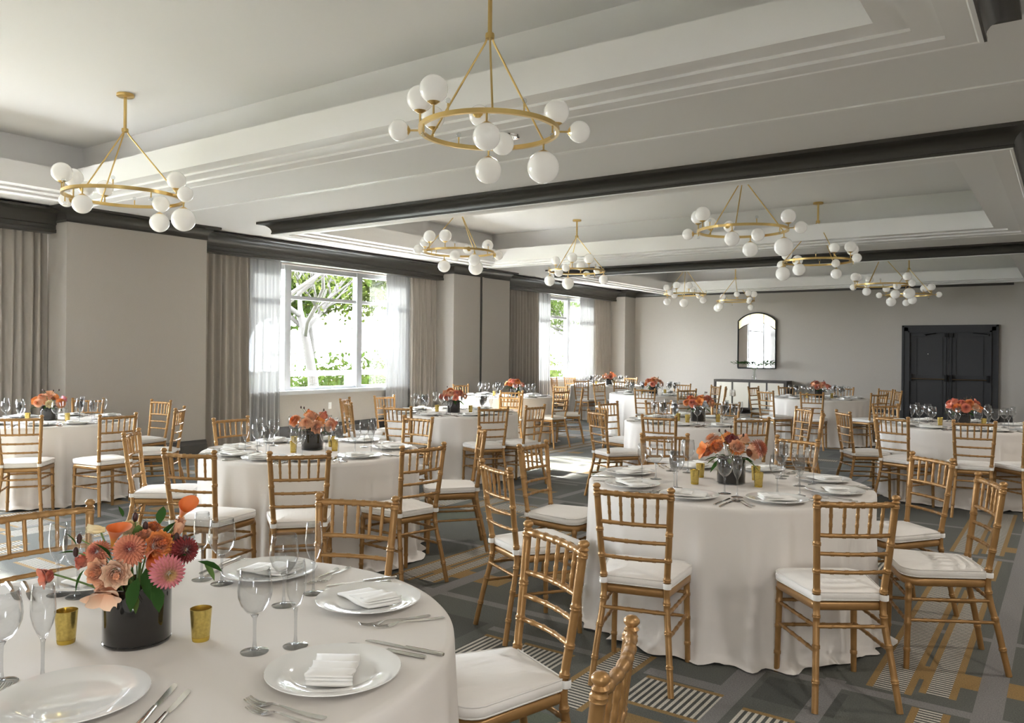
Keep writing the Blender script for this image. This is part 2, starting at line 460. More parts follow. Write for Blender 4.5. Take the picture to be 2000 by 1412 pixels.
# curtains: folded sheets
def drape(name, material, x, y0, y1, z0, z1, folds, amp, seed, flare=0.0, label=None, cat='curtain'):
    r = random.Random(seed); n = folds * 8; mz = 10
    ph = [r.uniform(-.35, .35) for _ in range(folds + 1)]; am = [r.uniform(.6, 1.3) for _ in range(folds + 1)]
    mb = MB(); vs = []; fs = []
    for j in range(mz + 1):
        t = j / mz; z = z1 + (z0 - z1) * t
        for i in range(n + 1):
            s = i / n; k = s * folds; q = min(int(k), folds - 1); fr = k - q
            a = am[q] * (1 - fr) + am[q + 1] * fr; p = ph[q] * (1 - fr) + ph[q + 1] * fr
            pinch = 0.55 + 0.45 * min(1, t * 6)
            yy = y0 + (y1 - y0) * s + flare * (s - .5) * 2 * t + 0.012 * math.sin(k * 2 * PI * .5 + t * 3)
            xx = x + amp * a * pinch * math.sin(2 * PI * k + p + 0.5 * t * p)
            vs.append((xx, yy, z))
    for j in range(mz):
        for i in range(n): fs.append((j * (n + 1) + i, j * (n + 1) + i + 1, (j + 1) * (n + 1) + i + 1, (j + 1) * (n + 1) + i))
    mb.add(vs, fs)
    o = mb.build(name, material, None, 180)
    return tag(o, label, cat, 'curtains along the window wall')
TOPC = 2.96
bayname = ['the first bay', 'the wide window', 'the far window']
for i, (a, b) in enumerate(BAYS):
    bn = bayname[i]
    if i == 0:
        drape('curtain', MT['curtain'], -10.43, b - 1.55, b - .03, 0.015, TOPC, 14, 0.045, 11, label='taupe floor-length curtain at the left edge behind the leftmost table')
        continue
    wl, sl, sr, wr = ((.02, 1.06, .52, .95) if i == 1 else (.02, 1.55, .5, 1.1))
    if i == 1:
        drape('curtain', MT['curtain'], -10.43, a + .02, 7.84, 0.015, TOPC, 9, 0.045, 21, 0.03, label='taupe curtain beside the broad pillar, left of the wide window')
        drape('sheer_curtain', MT['sheer'], -10.56, 7.84, 8.55, 0.015, TOPC, 9, 0.030, 22, 0.0, label='white sheer panel at the left of the wide window')
        drape('sheer_curtain', MT['sheer'], -10.56, 10.98, 11.64, 0.015, TOPC, 8, 0.030, 23, 0.0, label='white sheer panel at the right of the wide window')
        drape('curtain', MT['curtain'], -10.43, 11.52, b - .02, 0.015, TOPC, 9, 0.045, 24, 0.0, label='taupe curtain right of the wide window before the seamed pillar')
    else:
        drape('curtain', MT['curtain'], -10.43, a + .02, 16.05, 0.015, TOPC, 15, 0.045, 31, 0.04, label='taupe curtain between the seamed pillar and the far window')
        drape('sheer_curtain', MT['sheer'], -10.56, 16.02, 16.80, 0.015, TOPC, 9, 0.030, 32, 0.0, label='white sheer panel at the left of the far window')
        drape('sheer_curtain', MT['sheer'], -10.56, 18.22, 19.0, 0.015, TOPC, 9, 0.030, 33, 0.0, label='white sheer panel at the right of the far window')
        drape('curtain', MT['curtain'], -10.43, 18.84, b - .02, 0.015, TOPC, 10, 0.045, 34, 0.0, label='taupe curtain in the far corner beside the far window')

# valances over the windows and crown on pillars and far wall
def cove(x0, z0, h, d, lip=0.02, n=6):
    p = [(x0, z0), (x0 + .012, z0), (x0 + .012, z0 + .02), (x0 + .006, z0 + .025)]
    for k in range(n + 1):
        t = k / n * PI / 2
        p.append((x0 + .006 + (d - lip) * (1 - math.cos(t)), z0 + .025 + (h - .055) * math.sin(t)))
    p += [(x0 + d, z0 + h - .03), (x0 + d, z0 + h)]
    return p
for i, (a, b) in enumerate(BAYS):
    prof = [(-.16, 2.925), (0, 2.925), (0, 2.965), (-.012, 2.972), (-.012, 3.02), (0.006, 3.03)] + [(0.006 + .16 * (1 - math.cos(t)), 3.03 + .135 * math.sin(t)) for t in [k * PI / 12 for k in range(7)]] + [(0.19, 3.175), (0.19, 3.20), (-.2, 3.20)]
    struct(MB().sweep(prof, [(-10.26, b), (-10.26, a)][::-1]).build('trim_valance', MT['dark'], None, 30))
for i, (a, b) in enumerate(PIL):
    pr = cove(0, 3.045, 0.185, 0.14)
    path = [(-10.40, a), (XP, a), (XP, b), (-10.40, b)] if b < YF else [(-10.40, a), (XP, a), (XP, YF)]
    struct(MB().sweep(pr, path).build('trim_crown', MT['dark'], None, 30))
    bp = [(0, 0), (.022, 0), (.022, .17), (.016, .175), (.016, .21), (.008, .24), (0, .24)]
    struct(MB().sweep(bp, path).build('baseboard_pillar', MT['base'], None, 30))
for (a, b) in BAYS:
    struct(MB().sweep([(0, 0), (.02, 0), (.02, .2), (.008, .24), (0, .24)], [(XW, a), (XW, b)]).build('baseboard_left', MT['base'], None, 30))
struct(MB().sweep(cove(0, 3.06, 0.17, 0.12), [(XP, YF), (-1.0, YF)]).build('trim_crown_far', MT['dark'], None, 30))
for (a, b) in ((XP, -3.20), (-1.27, -1.0)):
    struct(MB().sweep([(0, 0), (.02, 0), (.02, .2), (.008, .24), (0, .24)], [(a, YF), (b, YF)]).build('baseboard_far', MT['base'], None, 30))
# jamb of the folding partition on the second pillar
jy = 13.25
tj = grp('trim_partition_jamb')
MB().box(XP, XP + .018, jy - .075, jy - .03, 0, 3.05).build('jamb_strip', MT['dark'], tj)
MB().box(XP, XP + .030, jy - .03, jy + .015, 0, 3.05).build('jamb_strip', MT['wall'], tj)

# ---- ceiling
cl = grp('ceiling')
ISL = [(-8.87, -0.36, -2.9, 4.57), (-8.87, -0.36, 7.02, 11.98), (-8.87, -0.36, 14.27, 19.72)]
mb = MB()
ys = [YB] + [y for I in ISL for y in (I[2], I[3])] + [YF]
for k in range(len(ys) - 1):
    if k % 2 == 0: mb.box(-10.66, XR, ys[k], ys[k + 1], ZC, ZC + .04)
    else:
        mb.box(-10.66, -8.87, ys[k], ys[k + 1], ZC, ZC + .04); mb.box(-0.36, XR, ys[k], ys[k + 1], ZC, ZC + .04)
main = mb.build('ceiling_field', MT['ceil'], cl)
for (x0, x1, y0, y1) in ISL:
    loop = [(x0, y0), (x0, y1), (x1, y1), (x1, y0)]       # right of travel is inward -> use negative offsets for outward
    def ring(o0, o1, z0, z1, name, m, sm=None):
        # o = inset from the outer edge
        def rc(o): return [(x0 + o, y0 + o), (x1 - o, y0 + o), (x1 - o, y1 - o), (x0 + o, y1 - o)]
        A, B = rc(o0), rc(o1)
        b_ = MB(); b_.add([(*p, z0) for p in A] + [(*p, z1) for p in B], [(k, (k + 1) % 4, 4 + (k + 1) % 4, 4 + k) for k in range(4)])
        return b_
    # crown on the outside (outward = right of a counter-clockwise travel)
    ccw = [(x0, y0), (x1, y0), (x1, y1), (x0, y1)]
    MB().sweep(cove(0, ZS + .004, ZC - ZS - .004, 0.15), ccw, closed=True).build('crown_moulding', MT['dark'], cl, 30)
    b_ = MB()
    b_.sweep([(0.0, ZS + .012), (0.0, ZS - .006), (-.018, ZS - .006), (-.026, ZS)], ccw, closed=True)
    b_.build('edge_bead', MT['trimw'], cl)
    b_ = ring(.02, .15, ZS, ZS, '', None); b_.build('soffit', MT['ceil'], cl)
    b_ = MB().sweep([(-.15, ZS), (-.145, ZS + .020), (-.285, ZS + .022), (-.28, ZS + .042), (-.43, ZS + .044)], ccw, closed=True)
    b_.build('stepped_moulding', MT['trimw'], cl)
    MB().sweep([(-.43, ZS + .044), (-.43, 3.335), (-.40, 3.335), (-.40, 3.20), (-.17, 3.20)], ccw, closed=True).build('cove_fascia', MT['trimw'], cl)
    MB().sweep([(-.17, 3.20), (-.17, ZT)], ccw, closed=True).build('tray_side', MT['ceil'], cl)
    o = .17
    MB().box(x0 + o, x1 - o, y0 + o, y1 - o, ZT, ZT + .04).build('tray_ceiling', MT['ceil'], cl)
# track lines of the folding partitions
for yt in (5.9, 13.25):
    t = grp('trim_partition_track')
    MB().box(-9.86, XR, yt - .055, yt - .008, ZC - .012, ZC).build('track_bead', MT['trimw'], t)
    MB().box(-9.86, XR, yt - .008, yt + .004, ZC - .004, ZC).build('track_slot', MT['black'], t)

# recessed downlights: the one by the first track, and unseen ones added as fill behind and beside the camera
p = at_z(995, 265, ZC)
DLS = [(p.x, p.y, 12.0, 'round recessed downlight in the ceiling behind the top centre chandelier')] + [(1.3, y, 15.0, 'added fill downlight in the ceiling beside the camera, out of view') for y in (-3.6, -0.6, 2.4, 5.4, 8.4, 11.4, 14.4)] + [(x, -4.2, 22.0, 'added fill downlight in the ceiling behind the camera, out of view') for x in (-1.6, -4.6, -7.6)]
dl0 = None
for (x, y, pw, lb) in DLS:
    if dl0 is None:
        dl = dl0 = thing('recessed_downlight', lb, 'ceiling light', (x, y, ZC - .014), 0, 'recessed downlights')
        MB().lathe([(.055, .013), (.06, .001), (.082, .0), (.085, .013)], 28, closed=False).build('trim_ring', MT['chrome'], dl, 40)
        MB().lathe([(.0001, .012), (.055, .0125)], 28).build('lens', MT['lamp'], dl, 40)
        remember(dl)
    else: dl = dup(dl0, (x, y, ZC - .014), 0, lb)
    ld = bpy.data.lights.new('downlight_lamp', 'AREA'); ld.shape = 'DISK'; ld.size = .10; ld.energy = pw; ld.color = (1.0, .95, .89)
    lo = bpy.data.objects.new('downlight_lamp', ld); COL.objects.link(lo); lo.location = (x, y, ZC - .006)

# outlet below the wide window
p = ray(644, 792); t = (XW - 0) / p.x; q = Vector((0, 0, CAMH)) + p * t
ou = thing('wall_outlet', 'white electrical outlet on the low wall below the wide window', 'outlet', (XW, q.y, q.z))
MB().box(0.0, .006, -.036, .036, -.058, .058).build('cover_plate', MT['outlet'], ou)
for dz in (-.02, .02): MB().box(.006, .009, -.016, .016, dz - .012, dz + .012).build('socket', MT['outlet'], ou)

# ------------------------------------------------------------------ double doors
dr = grp('door_1')
Y = YF
X0, X1 = -3.19, -1.275
mb = MB()
for (o0, o1, d) in ((0, .045, .06), (.045, .13, .045), (.13, .165, .075)):
    mb = MB()
    mb.box(X0 + o0, X0 + o1, Y - d, Y, 0, 2.205 - o0); mb.box(X1 - o1, X1 - o0, Y - d, Y, 0, 2.205 - o0)
    mb.box(X0 + o0, X1 - o0, Y - d, Y, 2.205 - o1, 2.205 - o0)
    mb.build('door_frame', MT['door'], dr)
lx0, lx1 = X0 + .165, X1 - .165
mid = (lx0 + lx1) / 2
for sgn, (a, b) in ((-1, (lx0, mid - .003)), (1, (mid + .003, lx1))):
    lf = MB().box(a, b, Y - .028, Y, 0.01, 2.04).build('door_leaf', MT['door'], dr)
    pa, pb = a + .12, b - .12
    for (z0, z1) in ((1.06, 1.93), (.15, .98)):
        mbp = MB()
        w_ = .022
        mbp.box(pa, pb, Y - .040, Y - .028, z1 - w_, z1); mbp.box(pa, pb, Y - .040, Y - .028, z0, z0 + w_)
        mbp.box(pa, pa + w_, Y - .040, Y - .028, z0 + w_, z1 - w_); mbp.box(pb - w_, pb, Y - .040, Y - .028, z0 + w_, z1 - w_)
        mbp.build('panel_moulding', MT['door'], lf)
    zb = .985
    e0, e1 = (a + .03, b - .05) if sgn < 0 else (a + .05, b - .03)
    MB().tube([(e0, Y - .10, zb), (e1, Y - .10, zb)], .014, 10).build('panic_bar', MT['bronze'], lf, 40)
    for xx in (e0, e1):
        MB().box(xx - .022, xx + .022, Y - .115, Y - .028, zb - .05, zb + .10).build('bar_bracket', MT['black'], lf)
    xr = b - .05 if sgn < 0 else a + .05
    MB().tube([(xr, Y - .055, .25), (xr, Y - .055, 1.98)], .009, 8).build('vertical_rod', MT['black'], lf, 40)
    MB().box(xr - .03, xr + .03, Y - .07, Y - .028, 1.93, 2.02).build('rod_latch', MT['black'], lf)
    cx = a + .33 if sgn < 0 else b - .02
    MB().box(cx - .27, cx, Y - .085, Y - .028, 1.955, 2.005).build('closer_body', MT['door'], lf)
    MB().tube([(cx - .02, Y - .10, 1.99), (cx - (.30 if sgn > 0 else -.22), Y - .09, 2.022)], .010, 6).build('closer_arm', MT['black'], lf)
    if sgn < 0:
        MB().lathe([(.0001, 0), (.012, 0), (.012, .006), (.0001, .008)], 12).build('peephole', MT['nickel'], lf).matrix_local = Matrix.Translation(((a + b) / 2 - .02, Y - .028, 1.55)) @ Matrix.Rotation(PI / 2, 4, 'X')

# ------------------------------------------------------------------ sideboard, mirror, plant
def at_y(px, py, Y_):
    d = ray(px, py); t = Y_ / d.y; return Vector((0, 0, CAMH)) + d * t
YS = 19.88
sx0, sx1 = at_y(1394, 760, YS).x, at_y(1536, 760, YS).x
sb = thing('sideboard', 'long dark-framed sideboard with four ivory doors against the far wall', 'sideboard', ((sx0 + sx1) / 2, YS, 0))
ctr = (sx0 + sx1) / 2; hw = (sx1 - sx0) / 2; dp = YF - YS - .01
MB().box(-hw, hw, 0, dp, .80, .855).build('top', MT['espresso'], sb)
MB().box(-hw, -hw + .05, 0, dp, .12, .80).build('side_panel', MT['espresso'], sb)
MB().box(hw - .05, hw, 0, dp, .12, .80).build('side_panel', MT['espresso'], sb)
MB().box(-hw + .05, hw - .05, 0.0, dp, .12, .16).build('bottom_panel', MT['espresso'], sb)
MB().box(-hw + .05, hw - .05, dp - .02, dp, .16, .80).build('back_panel', MT['espresso'], sb)
for x in (-hw + .05, hw - .05):
    for y in (.05, dp - .05): MB().tube([(x, y, 0), (x, y, .12)], [.014, .022], 8).build('leg', MT['espresso'], sb)
dw = (2 * hw - .1) / 4
for k in range(4):
    a = -hw + .05 + dw * k
    if k: MB().box(a - .018, a + .018, -.002, .03, .16, .80).build('divider', MT['espresso'], sb)
    d = MB().box(a + .02, a + dw - .02, .004, .028, .165, .795).build('door', MT['ivory'], sb)
    hx = a + dw - .035 if k % 2 == 0 else a + .035
    mbh = MB().box(hx - .028, hx + .028, -.014, .004, .44, .60); mbh.build('pull', MT['nickel'], d)
YM = YF - .035
mx0, mx1 = at_y(1441, 690, YM).x, at_y(1515, 690, YM).x
mz0 = at_y(1478, 719, YM).z; mz1 = at_y(1478, 626.5, YM).z; mz2 = at_y(1478, 611, YM).z
mir = thing('arched_mirror', 'tall arched mirror with thin black frame and gold glass band above sideboard', 'mirror', ((mx0 + mx1) / 2, YM, 0), math.radians(-1.6))
mw = (mx1 - mx0) / 2
def arch(z1, z2, w_, n=18):
    h = z2 - z1; R = (w_ * w_ + h * h) / (2 * h); a0 = math.asin(min(1, w_ / R))
    return [(R * math.sin(t), z2 - R + R * math.cos(t)) for t in [-a0 + 2 * a0 * k / n for k in range(n + 1)]]
ar = arch(mz1, mz2, mw)
outline = [(-mw, mz0)] + ar + [(mw, mz0)]
MB().tube([(x, 0, z) for x, z in outline + [outline[0]]], .018, 6).build('frame', MT['black'], mir)
za1, za2 = at_y(1478, 645, YM).z, at_y(1478, 629.5, YM).z
ai = arch(za1, za2, mw)
b_ = MB(); b_.add([(x, .006, z) for x, z in [(-mw, mz0)] + ai + [(mw, mz0)]], [tuple(range(len(ai) + 2))]); b_.build('mirror_pane', MT['mirror'], mir)
for k0, k1 in ((0, 6), (6, 12), (12, 18)):
    up_ = ar[k0:k1 + 1]; lo = ai[k0:k1 + 1][::-1]
    b_ = MB(); b_.add([(x, .006, z) for x, z in up_ + lo], [tuple(range(len(up_) + len(lo)))]); b_.build('gold_pane', MT['goldglass'], mir)
MB().tube([(x, 0.0, z) for x, z in ai], .008, 6).build('arch_bar', MT['black'], mir)
for k in (6, 12):
    MB().tube([(ar[k][0], 0.0, mz0), (ar[k][0], 0.0, ar[k][1])], .006, 6).build('upright_bar', MT['black'], mir)

pv = at_y(1473, 738, YF - .25)
pl = thing('leafy_branch_vase', 'clear vase with wide dark green leafy branches on the sideboard before the mirror', 'plant', (pv.x, YF - .25, .855))
MB().lathe([(.0001, .0), (.055, .0), (.062, .02), (.06, .10), (.035, .2), (.032, .27), (.036, .29)], 18).build('glass_vase', MT['glass'], pl, 60)
r = random.Random(5)
def leaf_mb(mb, base, d, L, W, up_=Vector((0, 0, 1)), curl=.15):
    d = Vector(d).normalized(); s = d.cross(up_)
    s = s.normalized() if s.length > 1e-3 else Vector((1, 0, 0)); n = s.cross(d)
    pts = [(0, .02), (.25, .8), (.5, 1.0), (.75, .7), (1.0, .0)]
    vs = []
    for t, ww in pts:
        c = Vector(base) + d * L * t - n * curl * L * t * t
        vs += [c - s * W * ww * .5 + n * W * .12 * ww, c, c + s * W * ww * .5 + n * W * .12 * ww]
    fs = []
    for i in range(4):
        fs += [(i * 3, i * 3 + 1, i * 3 + 4, i * 3 + 3), (i * 3 + 1, i * 3 + 2, i * 3 + 5, i * 3 + 4)]
    mb.add(vs, fs)
for k in range(7):
    side = -1 if k % 2 else 1
    ln = r.uniform(.28, .52); an = r.uniform(-.3, .3)
    e = Vector((side * ln, -.08 + .04 * k / 3 - .05, .40 + r.uniform(-.02, .10)))
    pts = [Vector((side * .01, 0, .02)), Vector((side * .015, 0, .25)), Vector((side * ln * .4, e.y * .5, .40)), e]
    br = MB().tube(pts, [.004, .004, .003, .002], 5).build('branch', MT['stemg'], pl, 60)
    for q in range(9):
        t = q / 8; b0 = pts[2].lerp(pts[3], t) if q > 1 else pts[1].lerp(pts[2], .6 + .4 * q)
        lm = MB(); leaf_mb(lm, b0, (side * .6, r.uniform(-.8, .3), r.uniform(-.2, .8)), r.uniform(.09, .14), .05)
        lm.build('leaf', MT['green'], br, 60)

# ------------------------------------------------------------------ chandeliers
CH_A = [  # (angle deg, kind, globe radius, stem)   kinds: u up, d down, o outward, i inward
    (188, 'u', .078, .085), (180, 'o', .062, .06), (222, 'u', .080, .07), (92, 'd', .085, .05), (270, 'd', .075, .06), (262, 'i', .058, .02),
    (75, 'i', .072, .03), (8, 'u', .076, .05), (0, 'o', .064, .06), (35, 'd', .100, .05), (150, 'u', .07, .06)]
PINS = [(120, 1), (238, 1), (300, 1), (205, -1), (335, -1)]
def chandelier(cx, cy, zr, R, rot, ztop, label):
    t = thing('globe_chandelier', label, 'chandelier', (cx, cy, zr), rot, 'brass chandeliers in the ceiling coffers')
    H = ztop - zr
    MB().lathe([(.0001, H), (.068, H), (.07, H - .02), (.062, H - .026), (.0001, H - .028)], 24).build('canopy', MT['brass'], t, 40)
    hz = .56 if H > .75 else H * .7
    hz = min(H - .12, .56)
    MB().tube([(0, 0, H - .02), (0, 0, hz)], .013, 10).build('rod', MT['brass'], t, 60)
    MB().lathe([(.0001, hz + .015), (.026, hz + .015), (.028, hz), (.026, hz - .015), (.0001, hz - .02)], 16).build('hub', MT['brass'], t, 40)
    rg = [(R - .011, -.013), (R + .011, -.013), (R + .011, .013), (R - .011, .013)]
    MB().lathe(rg, 72, closed=True).build('ring', MT['brass'], t, 40)
    for k in range(3):
        a = 2 * PI * k / 3 + .6
        MB().tube([(.014 * math.cos(a), .014 * math.sin(a), hz), (.03 * math.cos(a), .03 * math.sin(a), hz - .035), (R * math.cos(a), R * math.sin(a), .0)], .0062, 8).build('suspension_rod', MT['brass'], t, 60)
    for (ad, kind, r_, st) in CH_A:
        a = math.radians(ad); u = Vector((math.cos(a), math.sin(a), 0)); P = u * R
        d = {'u': Vector((0, 0, 1)), 'd': Vector((0, 0, -1)), 'o': u, 'i': -u}[kind]
        st = max(st, .03)
        arm = MB().tube([P, P + d * (st + .02)], .006, 8).build('globe_arm', MT['brass'], t, 60)
        q = d.to_track_quat('Z', 'Y').to_matrix().to_4x4()
        b0 = P + d * st
        cup = MB().lathe([(.0001, 0), (.012, .0), (r_ * .5, r_ * .22), (r_ * .52, r_ * .25)], 20).build('globe_cup', MT['brass'], arm, 60)
        cup.matrix_local = Matrix.Translation(b0) @ q
        gl = MB().sphere((0, 0, 0), r_, 28, 18).build('globe', MT['opal'], t, 180)
        gl.location = b0 + d * r_ * 1.08
    for (ad, sg) in PINS:
        a = math.radians(ad); P = Vector((R * math.cos(a), R * math.sin(a), 0)); d = Vector((0, 0, sg))
        pn = MB().tube([P, P + d * .055], [.004, .006], 8).build('pin', MT['brass'], t, 60)
        g = MB().sphere(P + d * .070, .016, 12, 8).build('crystal_ball', MT['crystal'], pn, 180)
    remember(t)
    return t
VR = YAW   # the arrangement above is listed as seen from the camera
lst = [(243, 385, 2.785, .46, 'brass globe chandelier hanging low before the broad pillar, nearest the leftmost table'),
       (955, 256, 2.82, .405, 'largest-looking brass globe chandelier, on a long rod at the top centre'),
       (897, 493, 2.82, .455, 'brass globe chandelier hanging just right of the wide window'),
       (1126, 530, 2.82, .45, 'brass globe chandelier with full rod showing, before the far window curtain'),
       (1450, 451, 2.82, .46, 'brass globe chandelier with cut-off rod, nearer of the overlapping right-hand two'),
       (1597, 511, 2.82, .46, 'brass globe chandelier with full rod, lower one of the overlapping right-hand two'),
       (1338, 575, 2.81, .45, 'small-looking brass globe chandelier at the corner of far wall, left of the mirror'),
       (1436, 588, 2.81, .45, 'small-looking brass globe chandelier hanging right above the arched mirror'),
       (1722, 557, 2.81, .46, 'small-looking brass globe chandelier hanging left above the double doors'),
       (1775, 576, 2.81, .45, 'lowest brass globe chandelier, just before the double doors')]
rots = [-.25, 0, .5, 1.2, -.5, 2.2, .8, 1.9, -1.0, 2.8]
for k, (px, py, z, R, lb) in enumerate(lst):
    p = at_z(px, py, z)
    chandelier(p.x, p.y, z, R, VR + rots[k], ZT, lb)

# ------------------------------------------------------------------ outdoors (seen through the windows)
struct(MB().box(-15.2, -10.9, -8, 34, -.4, -.02).build('terrace', MT['pave']))
struct(MB().box(XR + .2, 30, -30, 25, -.4, -.02).build('terrace_right', MT['pave']))
struct(MB().box(-60, -15.2, -30, 70, -.9, -.5).build('ground_lawn', MT['grass']))
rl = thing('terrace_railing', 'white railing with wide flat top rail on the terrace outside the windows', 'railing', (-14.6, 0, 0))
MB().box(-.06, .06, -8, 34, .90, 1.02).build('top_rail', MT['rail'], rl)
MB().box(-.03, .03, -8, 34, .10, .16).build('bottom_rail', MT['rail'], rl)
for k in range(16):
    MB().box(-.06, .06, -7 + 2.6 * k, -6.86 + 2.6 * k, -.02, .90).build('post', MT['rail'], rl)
def tree(x, y, h, seed, label, lm, nleaf, spread, lean=0.0):
    r = random.Random(seed)
    t = thing('tree', label, 'tree', (x, y, -.55), 0, 'trees outside the windows')
    tips = []
    mbt = MB(); trunk_top = Vector((lean * .5, lean, h * .38))
    pts = [Vector((0, 0, 0)), Vector((lean * .1, lean * .25, h * .14)), Vector((lean * .3, lean * .6, h * .27)), trunk_top]
    mbt.tube(pts, [.20, .16, .14, .12], 8)
    trunk = mbt.build('trunk', MT['bark'], t, 180)
    def grow(p, d, L, R, lv):
        n = 4; q = [p]; dd = d.normalized()
        for k in range(n):
            dd = (dd + Vector((r.uniform(-.3, .3), r.uniform(-.3, .3), r.uniform(-.12, .22)))).normalized()
            q.append(q[-1] + dd * L / n)
        MBR.tube(q, [R * (1 - .5 * k / n) for k in range(n + 1)], 6)
        if lv == 0: tips.extend(q[1:]); return
        if lv == 1: tips.append(q[-1])
        for k in range(3 if lv > 1 else 4):
            b = q[r.randint(1, n)]
            nd = (dd + Vector((r.uniform(-1, 1), r.uniform(-1, 1), r.uniform(-.35, .6))) * .95).normalized()
            grow(b, nd, L * r.uniform(.55, .75), R * .5, lv - 1)
    for k in range(5):
        MBR = MB()
        a = 2 * PI * k / 5 + r.uniform(-.4, .4)
        grow(pts[2].lerp(trunk_top, r.uniform(.1, 1)), Vector((math.cos(a), math.sin(a), r.uniform(.35, 1.0))), h * .36, .085, 2)
        MBR.build('bough', MT['bark'], t, 180)
    ml = MB()
    for k in range(nleaf):
        c = r.choice(tips) + Vector((r.gauss(0, 1), r.gauss(0, 1), r.gauss(0, .7))) * spread
        u = Vector((r.gauss(0, 1), r.gauss(0, 1), r.gauss(0, 1))).normalized(); v = u.orthogonal().normalized()
        L = r.uniform(.05, .10) * (2.2 if spread > .5 else 1); W = L * .5
        ml.add([c - u * L, c - v * W, c + u * L, c + v * W], [(0, 1, 2, 3)])
    fo = ml.build('foliage', lm, t); fo['kind'] = 'stuff'
    return t
tree(-18.5, 12.9, 8.0, 3, 'leaning grey-barked tree seen through the middle of the wide window', MT['fol1'], 1500, .30, .9)
tree(-19.5, 17.2, 8.5, 4, 'forked bare-limbed tree seen through the right of the wide window', MT['fol1'], 1400, .30, -.5)
tree(-31.0, 21.5, 9.5, 8, 'pale distant tree behind the two grey-barked trees at the wide window', MT['fol2'], 12000, .60, .3)
tree(-33.0, 29.0, 9.5, 12, 'tree further right, half hidden by the sheer panel of the wide window', MT['fol1'], 12000, .60, -.3)
tree(-17.5, 29.5, 7.5, 15, 'dense bright green tree filling the left pane of the far window', MT['fol2'], 7000, .35, .2)
tree(-21.0, 35.5, 8.5, 18, 'olive green tree in the right pane of the far window', MT['fol1'], 6000, .4, .2)
tree(-18.5, -3.5, 8.0, 21, 'tree outside the first bay, out of view beyond the leftmost curtain', MT['fol1'], 2200, .4, .2)
def bush(x, y, s_, seed, label):
    r = random.Random(seed); ml = MB()
    for k in range(1500):
        d = Vector((r.gauss(0, 1), r.gauss(0, 1.5), abs(r.gauss(0, .8)))) * s_ * .55
        u = Vector((r.gauss(0, 1), r.gauss(0, 1), r.gauss(0, 1))).normalized(); v = u.orthogonal().normalized()
        L = r.uniform(.09, .17)
        ml.add([d - u * L, d - v * L * .5, d + u * L, d + v * L * .5], [(0, 1, 2, 3)])
    o = ml.build('leafy_bush', MT['fol2'] if seed % 2 else MT['fol1']); o.location = (x, y, -.5)
    tag(o, label, 'bush', 'low bushes behind the white railing')
for k in range(9):
    bush(-23 - (k % 3) * 2.0, 8 + 4.2 * k, 1.5, 40 + k, 'low leafy bush outside behind the white railing, %s in the row from left' % ORD[k])

# ------------------------------------------------------------------ chair
NODE = .0035
def bamboo(mb, pts, r0, nodes, n=9, r1=None, sub=4):
    """cane-like turned rod along a polyline with raised rings at the given fractions of its length"""
    pts = [Vector(p) for p in pts]
    seg = [(pts[i + 1] - pts[i]).length for i in range(len(pts) - 1)]; T = sum(seg)
    def at(s):
        s *= T
        for i, l in enumerate(seg):
            if s <= l or i == len(seg) - 1: return pts[i].lerp(pts[i + 1], min(1, s / l))
            s -= l
    ss = set([k / (len(pts) * sub) for k in range(len(pts) * sub + 1)])
    R = {}
    w_ = .006 / T
    for nd in nodes:
        for o, e in ((-1.6, 0), (-.8, 1), (0, .55), (.8, 1), (1.6, 0)):
            s = min(1, max(0, nd + o * w_)); R[s] = e
    ss = sorted(x for x in ss if all(abs(x - nd) > 2 * w_ for nd in nodes)); ss = sorted(set(ss) | set(R))
    r1 = r0 if r1 is None else r1
    P = [at(s) for s in ss]; RR = [r0 + (r1 - r0) * s + NODE * r0 / .015 * R.get(s, 0) for s in ss]
    mb.tube(P, RR, n); return mb
def spline(pts, n=5):
    P = [Vector(p) for p in pts]; out = []
    for i in range(len(P) - 1):
        a, b, c, d = P[max(i - 1, 0)], P[i], P[i + 1], P[min(i + 2, len(P) - 1)]
        for k in range(n):
            t = k / n
            out.append(.5 * ((2 * b) + (c - a) * t + (2 * a - 5 * b + 4 * c - d) * t * t + (3 * b - a - 3 * c + d) * t ** 3))
    out.append(P[-1]); return out
